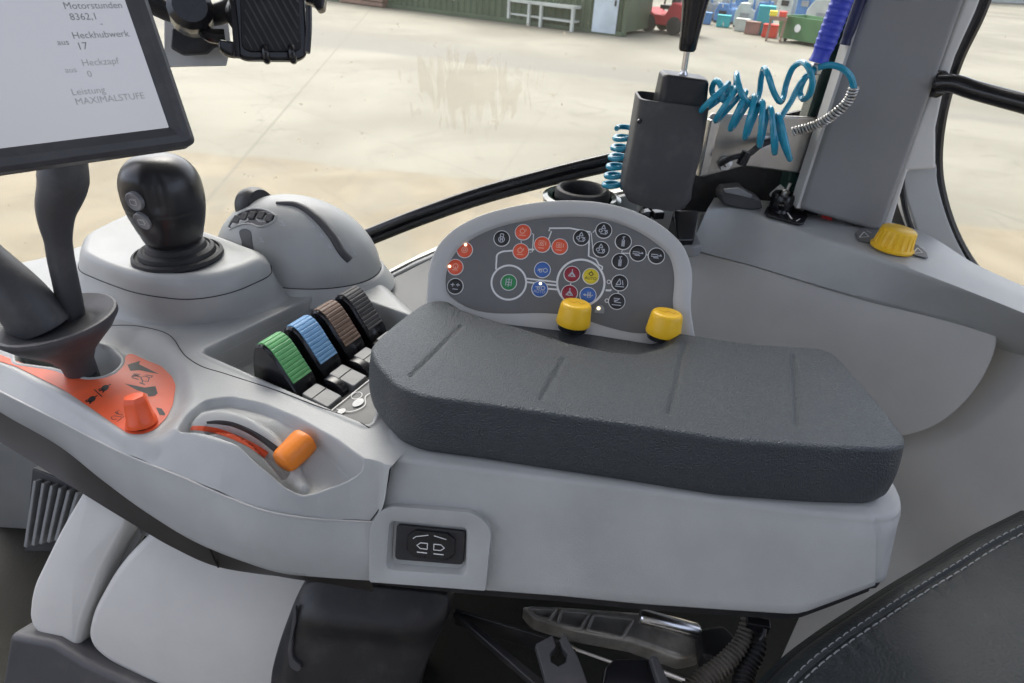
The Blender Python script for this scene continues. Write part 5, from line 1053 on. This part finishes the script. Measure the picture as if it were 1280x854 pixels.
    glyph = {0: [('c', 0, 0, .38), ('c', 0, 0, .16)], 1: [('c', .05, .1, .33), ('l', (-.35, -.4), (.4, -.4)), ('l', (.05, .1), (.05, -.2))], 2: [('l', (-.6, .15), (-.1, .15)), ('l', (-.35, .4), (-.35, -.1)), ('l', (.1, .2), (.6, .2)), ('l', (.35, .4), (.35, 0)), ('l', (-.3, -.4), (.4, -.4))],
             3: [('l', (-.2, .6), (.2, .6)), ('l', (-.2, .6), (-.2, .2)), ('l', (.2, .6), (.2, .2)), ('c', 0, -.15, .38), ('l', (-.14, -.4), (-.14, .1)), ('l', (.14, -.4), (.14, .1)), ('l', (-.14, -.1), (.14, -.1))],
             4: [('c', -.1, .1, .3), ('l', (-.45, -.45), (.4, -.45)), ('l', (.35, .1), (.35, .45)), ('l', (-.1, .4), (-.1, .6))], 5: [('r', -.45, -.15, .2, .45), ('l', (-.5, -.5), (.3, -.5)), ('l', (.45, -.1), (.45, .4)), ('c', -.12, .12, .14)],
             6: [('l', (-.05, .7), (-.3, .2)), ('l', (-.05, .7), (.2, .2)), ('l', (-.3, .2), (.2, .2)), ('c', -.4, -.1, .2), ('l', (0, 0), (.5, 0)), ('l', (-.4, -.5), (.4, -.5)), ('c', .35, -.25, .14)],
             7: [('l', (-.15, .55), (.2, .65)), ('l', (0, .6), (0, .2)), ('r', -.14, -.65, .14, .2), ('l', (0, -.6), (0, .1))], 8: [('r', -.65, -.14, .15, .14), ('l', (.15, 0), (.65, 0)), ('l', (.45, .18), (.65, 0)), ('l', (-.4, -.3), (.3, -.3))],
             9: [('l', (-.55, -.5), (.6, -.5)), ('l', (-.45, -.3), (-.05, .5)), ('l', (-.05, .5), (.15, -.2)), ('l', (-.45, -.3), (.15, -.2)), ('l', (.45, -.3), (.3, .35))], 10: [('l', (-.6, -.5), (.6, -.5)), ('l', (-.45, .35), (.35, .35)), ('l', (.35, .35), (-.35, -.1)), ('l', (-.35, -.1), (.55, -.15)), ('l', (-.4, .1), (.1, .15))],
             11: [('l', (-.35, -.45), (-.35, .45)), ('l', (.35, -.45), (.35, .45)), ('l', (-.35, 0), (.35, 0)), ('l', (0, -.6), (0, .6)), ('l', (-.2, -.35), (.2, -.35)), ('l', (-.2, .35), (.2, .35))], 12: [('c', .4, -.05, .26), ('c', -.2, -.2, .16), ('l', (-.6, 0), (.1, .1)), ('l', (-.6, -.2), (-.35, 0))],
             13: [('c', .4, .15, .24), ('c', -.2, .05, .15), ('l', (-.6, .2), (.1, .3)), ('t', 'AUTO', -.38)], 14: [('l', (0, .65), (0, -.1)), ('l', (-.45, -.3), (0, .3)), ('l', (.45, -.3), (0, .3)), ('l', (-.45, -.3), (.45, -.3)), ('c', 0, -.15, .2)], 15: [('c', 0, .3, .22), ('l', (0, .55), (0, .68)), ('l', (-.4, .3), (-.32, .3)), ('l', (.32, .3), (.4, .3)), ('t', 'AUTO', -.3)],
             16: [('r', -.05, -.3, .3, .4), ('c', .12, .05, .13), ('l', (-.65, 0), (-.1, 0)), ('c', -.4, 0, .1), ('l', (.4, -.1), (.62, .1))]}
    for x, y, mk, g, lab in keys:
        q = c2(x, y); c = A(*q); mb = MB(); ring = lambda rr, d: np.array([A(q[0]+rr*u, q[1]+rr*v, d) for u, v in circ(40)])
        mb.loft([ring(R*1.10, -.0002), ring(R*1.09, .0010), ring(R*1.0, .0013)], 1, cap0=False, cap1=False); mb.loft([ring(R*1.0, .0013), ring(R*.96, .0007), ring(R*.9, .0013), ring(R*.5, .0018)], 0, cap0=False)
        ky = mb.build('key', [M[mk], M['white']], r, angle=60, label=lab)
        im = MB(); B = lambda u, v: A(q[0]+u*R, q[1]+v*R, .0021); iw = R*.105
        for e in glyph[g]:
            if e[0] == 'l': stroke(im, np.array([B(*e[1]), B(*e[2])]), iw, n)
            elif e[0] == 'c': stroke(im, np.array([B(e[1]+e[3]*u, e[2]+e[3]*v) for u, v in circ(18)]), iw, n, 0, 0, True)
            elif e[0] == 'r': stroke(im, np.array([B(e[1], e[2]), B(e[3], e[2]), B(e[3], e[4]), B(e[1], e[4])]), iw, n, 0, 0, True)
            elif e[0] == 't': text_mesh(im, e[1], R*.55, B(0, e[2]), ex, ey, 0, 'CENTER')
        im.build('icon', M['pale'] if mk in ('kblack', 'kblue', 'kgreen', 'kdark') else (M['blackprint'] if mk == 'kyel' else M['orangeicon']), ky, fix=False)
    for x, y in ((582, 306), (562, 333), (675.5, 354.5)):
        c = P(x, y, fd+.0018); mb = MB(); mb.lathe([(0, 0), (1.9*s, 0), (1.7*s, .0007), (0, .0012)], c, n, 16); mb.build('lit_lamp', M['led'], r)
    mb = MB(); mb.prism(rp(PP([(743.5, 386), (746, 382), (752, 381.5), (755.5, 385), (755, 392.5), (743, 391.5)], fd-.0002), .001), n*.0012); st = mb.build('lamp_tile', M['mach'], r, bevel=.0004)
    mb = MB(); mb.lathe([(0, 0), (2.2*s, 0), (2.0*s, .0007), (0, .0012)], P(748.2, 385.5, fd+.001), n, 16); mb.build('lit_lamp', M['led'], st)
    # two yellow push-turn knobs at the foot of the panel
    for x, y, rr in ((717, 400, 20.5), (829.5, 412, 20.6)):
        c = PL(x, y, p0+n*.012, n); ax = unit(n*.5+ey*.85+ex*.05); k_ = s*rr
        mb = MB(); mb.lathe([(0, -.012), (k_*.86, -.012), (k_*.86, .001), (0, .001)], c, ax, 32); kb = mb.build('knob_base', M['gloss'], r, angle=30)
        mb = MB(); mb.lathe([(0, -.005), (k_*.99, -.005), (k_*1.03, -.003), (k_*.98, .004), (k_*.91, k_*.86), (k_*.87, k_*1.0), (k_*.79, k_*1.08), (k_*.6, k_*1.10), (k_*.3, k_*1.08), (0, k_*1.08)], c, ax, 56); mb.build('yellow_knob', M['yellow'], kb, angle=50)
        sm = MB(); e1 = unit(ex-ax*(ex@ax)); e2 = np.cross(ax, e1); t_ = c+ax*(k_*1.10+.0003)
        for a_, b_ in (((-.45, .1), (-.15, -.1)), ((-.15, -.1), (.05, .15)), ((.05, .15), (.3, -.15)), ((.3, -.15), (.5, .1))): stroke(sm, np.array([t_+e1*k_*a_[0]+e2*k_*a_[1], t_+e1*k_*b_[0]+e2*k_*b_[1]]), .0010, ax)
        sm.build('printed_symbol', M['yellowprint'], kb, fix=False)
    # bracket that carries the panel
    mb = MB(); c = (p0+p1)/2-n*.04-ey*.03; mb.box(c, ex*.10, ey*.05, n*.012); mb.build('mounting_bracket', M['black'], r, bevel=.004)
M['orangeicon'] = mat('light_orange_print', (.85, .42, .3), .5, var=(200, .05)); M['yellowprint'] = mat('dark_yellow_print', (.5, .27, .01), .5, var=(200, .05))
key_panel()

# ================================================================== BELOW THE ARMREST
# pale trim box: big smooth panel, gap and front strip
r = empty('side_trim_box', H(250, 780, .8), 'large smooth pale grey trim box below the armrest front', 'trim box')
ta, tb, tc = H(170, 660, .66), H(420, 720, .66), H(250, 880, .86); tn = plane3(ta, tb, tc)
def soft_panel(name, pts, rad, m, parent, depth=.05, dome_=.006, rnd=.014, n=320):
    P = resample(rp(PLL(pts, ta, tn), rad, 10), n); c = P.mean(0); rings = []
    for t_ in np.linspace(0, 1, 22)[1:]: rings.append(c+(P-c)*t_*(1-.0)+tn*dome_*(1-t_**2))
    g = np.roll(P, -1, 0)-np.roll(P, 1, 0); on_ = np.cross(g, tn); on_ /= np.linalg.norm(on_, axis=1)[:, None]; on_ = on_ if ((P-c)*on_).sum() > 0 else -on_
    for a_ in np.linspace(.15, np.pi/2, 8): rings.append(P+on_*rnd*math.sin(a_)-tn*rnd*(1-math.cos(a_)))
    rings.append(P+on_*rnd-tn*depth)
    mb = MB(); mb.loft(rings[::-1], cap0=True, cap1=True); return mb.build(name, m, parent, angle=60)
soft_panel('main_panel', [(196, 674), (250, 645), (470, 650), (470, 900), (304, 882), (208, 856), (136, 820), (116, 802), (122, 772), (153, 716)], [.02, .01, .01, .02, .02, .05, .03, .02, .05, .05], M['silver'], r)
soft_panel('front_strip', [(112, 612), (154, 640), (152, 654), (124, 704), (97, 774), (90, 808), (64, 800), (40, 780), (44, 740), (80, 666)], [.01, .02, .01, .03, .03, .01, .02, .02, .02, .03], M['silver'], r, depth=.04, dome_=.003, rnd=.008)
q = PLL([(160, 630), (178, 668), (150, 720), (125, 790), (112, 812), (88, 812), (92, 790), (110, 735), (140, 680)], ta-tn*.03, tn); slab('gap_filler', q, -tn*.01, M['pillar'], r, bevel=.002)
q = PLL([(10, 792), (66, 803), (104, 827), (194, 868), (300, 900), (300, 980), (-20, 980)], ta+tn*.015, tn)
tag(slab('floor_trim', q, -tn*.05, M['dgrey'], None, bevel=.01), 'charcoal floor trim below the pale trim box at the bottom left', 'trim')
r = empty('vent_grille', H(75, 640, .75), 'small dark ribbed vent grille at the left edge beside the pale strip', 'vent')
q = PLL([(40, 585), (106, 610), (70, 690), (30, 690)], ta-tn*.03, tn); slab('backing', q, -tn*.02, M['black'], r, bevel=.002)
for k in range(6):
    a_, b_ = PL(48+k*10.5, 600+k*3, ta-tn*.026, tn), PL(36+k*9.5, 682-k*2, ta-tn*.026, tn); mb = MB(); mb.box((a_+b_)/2, (b_-a_)/2, unit(np.cross(tn, b_-a_))*.0024, tn*.006); mb.build('slat', M['tile'], r, bevel=.001)
# black cowl hanging under the armrest
def cowl():
    r = empty('seat_cowl', H(450, 800, .72), 'large rounded black cowl hanging under the middle of the armrest', 'cowl')
    ca, cb_, cc_ = H(380, 730, .64), H(560, 745, .64), H(440, 900, .80); cn = plane3(ca, cb_, cc_)
    pts = [(384, 724), (470, 732), (562, 742), (561, 772), (545, 800), (524, 850), (515, 905), (340, 905), (338, 845), (350, 800), (368, 752)]
    P = resample(rp(PLL(pts, ca, cn), [.02, .03, .03, .02, .03, .03, .03, .01, .02, .03, .03], 8), 260); c = P.mean(0); rings = []
    def dd(Q):
        s_ = np.zeros(len(Q)); u = (Q-c)@unit(ca-cb_); v = (Q-c)@unit(np.cross(cn, ca-cb_)); v = v if (unit(np.cross(cn, ca-cb_)))[2] > 0 else -v
        return s_ + .010*np.exp(-((v-.055)/.022)**2) + .007*np.exp(-((u-.085)/.02)**2)
    for t_ in np.linspace(.02, 1, 34): Q = c+(P-c)*t_; rings.append(Q+cn*(.010*(1-t_**4)+dd(Q)*(1-t_**6))[:, None])
    rings += [P-cn*.012+(P-c)*.02, P-cn*.12+(P-c)*.02]
    mb = MB(); mb.loft(rings[::-1]); mb.build('shell', M['black'], r, angle=60)
    mb = MB(); mb.lathe([(0, 0), (.006, 0), (.0055, .002), (.0025, .0015), (0, .0015)], PL(516, 798, ca+cn*.008, cn), cn, 16); mb.build('screw', M['dgrey'], r)
    q = cr(PLL([(370, 757), (364, 790), (361, 818), (366, 835), (374, 838), (377, 833), (368, 824), (366, 800), (371, 770)], ca+cn*.012, cn), 60, True); mb = MB(); mb.prism(q-cn*.004, cn*.006); mb.build('side_clip', M['dgrey'], r, bevel=.0012)
cowl()
# mechanism in the dark gap: ribs, cast arm, rod, clamp, conduits
def dark(name, pts, h, th, m, label, cat, bevel=.002, tilt=0):
    P = HH(pts, h); P[:, 2] += tilt*(P[:, 1]-P[:, 1].mean()); return tag(slab(name, P, (0, 0, -th), m, None, bevel=bevel), label, cat)
dark('base_plate', [(520, 730), (1000, 770), (960, 860), (900, 960), (480, 960)], .84, .03, M['floor'], 'black base plate in the dark gap under the armrest', 'plate')
mb = MB(); mb.prism(HH([(566, 765), (573, 763), (690, 858), (676, 862)], .70), (0, 0, -.012)); mb.prism(HH([(568, 763), (570, 760), (700, 800), (699, 803)], .70), (0, 0, -.03)); tag(mb.build('brace', M['black'], bevel=.0015), 'thin black forked brace right of the rounded cowl', 'brace')
r = empty('cast_arm', H(770, 775, .72), 'cast grey metal arm with raised ribs under the armrest rear', 'arm')
slab('casting', HH([(652, 756), (700, 757), (810, 765), (870, 785), (880, 815), (852, 822), (790, 800), (720, 787), (668, 772)], .72), (0, 0, -.03), M['zinc'], r, bevel=.006)
for q in ([(660, 760), (697, 762), (687, 775), (668, 770)], [(702, 763), (738, 767), (726, 786), (697, 780)], [(742, 768), (792, 774), (778, 797), (734, 787)]):
    P = HH(q, .717); mb = MB(); mb.tube(np.vstack([resample(rp(P, .004), 40), resample(rp(P, .004), 40)[:1]]), .002, 8); mb.build('raised_rib', M['zinc'], r)
mb = MB(); a_, b_ = H(800, 770, .69), H(874, 790, .70); mb.lathe([(0, 0), (.008, 0), (.0095, .002), (.0095, np.linalg.norm(b_-a_)-.004), (.007, np.linalg.norm(b_-a_)), (0, np.linalg.norm(b_-a_))], a_, b_-a_, 24); tag(mb.build('steel_rod', M['chrome']), 'bright polished steel rod end below the armrest rear', 'rod')
mb = MB(); mb.tube([H(720, 812, .74), H(782, 834, .74)], .002, 8); mb.tube([H(700, 800, .745), H(722, 812, .742)], .0015, 8); mb.tube([H(822, 838, .74), H(880, 860, .74)], .003, 8); tag(mb.build('thin_rod', M['steel']), 'thin shiny rod crossing behind the black clamp', 'rod')
clp = [(669, 807), (690, 797), (695, 810), (688, 817), (689, 826), (698, 831), (707, 827), (709, 818), (703, 811), (699, 803), (704, 794), (723, 822), (745, 870), (694, 880), (681, 842)]
dark('clamp', clp, .68, .012, M['dgrey'], 'dark flat clamp with a round notch in front of the thin rod', 'clamp', .0015, .25)
r = empty('cable_box', H(795, 840, .68), 'black plastic housing at the bottom edge right of the notched clamp', 'box')
slab('body', HH([(756, 832), (768, 822), (812, 821), (822, 838), (836, 880), (745, 890)], .665), (0, 0, -.05), M['gloss'], r, bevel=.005)
slab('side_flap', HH([(812, 819), (822, 819), (846, 872), (832, 880)], .655), (0, 0, -.03), M['dgrey'], r, bevel=.003)
def conduit(pts, hs, rad, label, m):
    P = cr(np.array([H(x, y, h) for (x, y), h in zip(pts, hs)]), 260); L = np.concatenate([[0], np.cumsum(np.linalg.norm(np.diff(P, axis=0), axis=1))]); rr = np.linspace(rad[0], rad[1], 260)*(1+.13*np.sign(np.sin(L/.0052*2*np.pi))*np.abs(np.sin(L/.0052*2*np.pi))**.5)
    mb = MB(); mb.tube(P, rr, 16); return tag(mb.build('corrugated_conduit', m, angle=60), label, 'conduit', 'conduits under the armrest')
conduit([(935, 775), (928, 800), (910, 825), (880, 852), (850, 880)], [.66, .67, .68, .69, .7], (.0075, .014), 'thinner dusty corrugated conduit curving down to the left', M['conduit'])
conduit([(946, 785), (945, 812), (932, 838), (925, 880)], [.675, .68, .69, .7], (.0095, .0115), 'black corrugated conduit behind the dusty one', M['rubber'])
r = empty('connector', H(948, 784, .655), 'small black plug connector hanging above the conduits', 'connector')
mb = MB(); mb.box(H(947, 781, .655), (.013, -.002, 0), (.001, .006, 0), (0, 0, .007)); mb.build('housing', M['gloss'], r, bevel=.002); mb = MB(); mb.tube(cr([H(956, 786, .65), H(954, 795, .655), H(950, 800, .66)], 12), .0022, 8); mb.build('latch', M['black'], r)
dark('rubber_boot', [(872, 785), (905, 780), (925, 800), (905, 828), (878, 820)], .70, .03, M['black'], 'dark rubber boot at the end of the polished rod', 'boot', .006)
# pale panel behind the seat and the leather seat itself
r = empty('rear_trim', H(1150, 640, .7), 'smooth silver grey trim panel between the armrest end and the leather seat', 'trim panel')
deeper = lambda x, y: CAM+(PL(x, y, LP0, LNN)-CAM)*1.045
qa, qb, qc = deeper(1136, 545), deeper(1222, 484), H(1130, 800, .86); qn = plane3(qa, qb, qc)
P = PLL([(1050, 500), (1136, 490), (1182, 460), (1246, 412), (1340, 395), (1345, 660), (1210, 705), (1060, 800), (960, 860), (900, 860), (900, 700)], qa, qn); P = resample(rp(P, .02), 200); c = P.mean(0); rings = []
for t_ in np.linspace(.02, 1, 30):
    Q = c+(P-c)*t_; v = (Q-qa)@unit(np.array([.2, .1, -1.0])); u = (Q-qa)@np.array([1.0, 0, 0]); rings.append(Q+qn*(.016*np.exp(-((v-.02-.2*u)/.05)**2)-.01*np.exp(-((v-.11)/.035)**2))[:, None])
rings += [P-qn*.05]
mb = MB(); mb.loft(rings[::-1]); mb.build('panel', M['silver'], r, angle=60)
def seat():
    r = empty('driver_seat', H(1130, 800, .66), 'dark leather seat cushion with double pale stitching in the lower right corner', 'seat')
    sa, sb_, sc_ = H(975, 850, .66), H(1210, 690, .60), H(1210, 900, .62); sn = plane3(sa, sb_, sc_)
    edge = [(930, 905), (958, 858), (985, 830), (1030, 795), (1075, 765), (1125, 733), (1170, 706), (1212, 680), (1290, 640)]
    E_ = cr(PLL(edge, sa, sn), 300); g = np.gradient(E_, axis=0); ins = np.cross(sn, g); ins /= np.linalg.norm(ins, axis=1)[:, None]; far = PL(1250, 950, sa, sn); ins = ins if ((far-E_[150])@ins[150]) > 0 else -ins
    s_ = np.concatenate([np.linspace(0, .03, 26), np.linspace(.033, .30, 80)])
    prof = lambda q: .020*np.sqrt(np.clip(1-(1-np.clip(q/.022, 0, 1))**2, 0, 1))+.010*sst((q-.03)/.12)-.0035*np.exp(-((q-.0235)/.0022)**2)
    tuck = np.array([E_-sn*.07+ins*.015, E_-sn*.03-ins*.0, ]).transpose(1, 0, 2)
    ph = np.linspace(0, 1, 300); wr_ = .0011*np.sin(ph*95+3*np.sin(ph*21))
    G = np.stack([E_+ins*q+sn*(prof(q)+wr_[:, None]*np.exp(-((q-.034)/.009)**2)) for q in s_], 1); G = np.concatenate([tuck, G], 1)
    mb = MB(); V, F = grid_mesh(G); mb.add(V, F); lf = G[:, -1]; mb.build('cushion', M['leather'], r, angle=80, fix=False)
    for off_, ln_, gp in ((.0195, .0075, .0035), (.0285, .0085, .003)):
        line = E_+ins*off_+sn*(prof(off_)+.0006); L = np.concatenate([[0], np.cumsum(np.linalg.norm(np.diff(line, axis=0), axis=1))]); mb = MB(); q = .0
        while q+ln_ < L[-1]:
            pp = np.stack([np.interp(np.linspace(q, q+ln_, 5), L, line[:, k]) for k in range(3)], 1); pp += sn*np.array([-.0009, .0003, .0006, .0003, -.0009])[:, None]; mb.tube(pp, .00062 if off_ < .02 else .00085, 5); q += ln_+gp
        mb.build('stitching', M['thread'], r)
    mb = MB(); mb.tube(E_+ins*.001+sn*.001, .003, 8); mb.build('piping', M['rubber'], r)
    mb = MB(); E2 = E_-sn*.02; mb.add(*grid_mesh(np.stack([E2-ins*.012+sn*.012, E2-ins*.004+sn*.018, E2+ins*.01], 1))); 
    mb.build('side_bolster', M['leather'], r, fix=False)
seat()
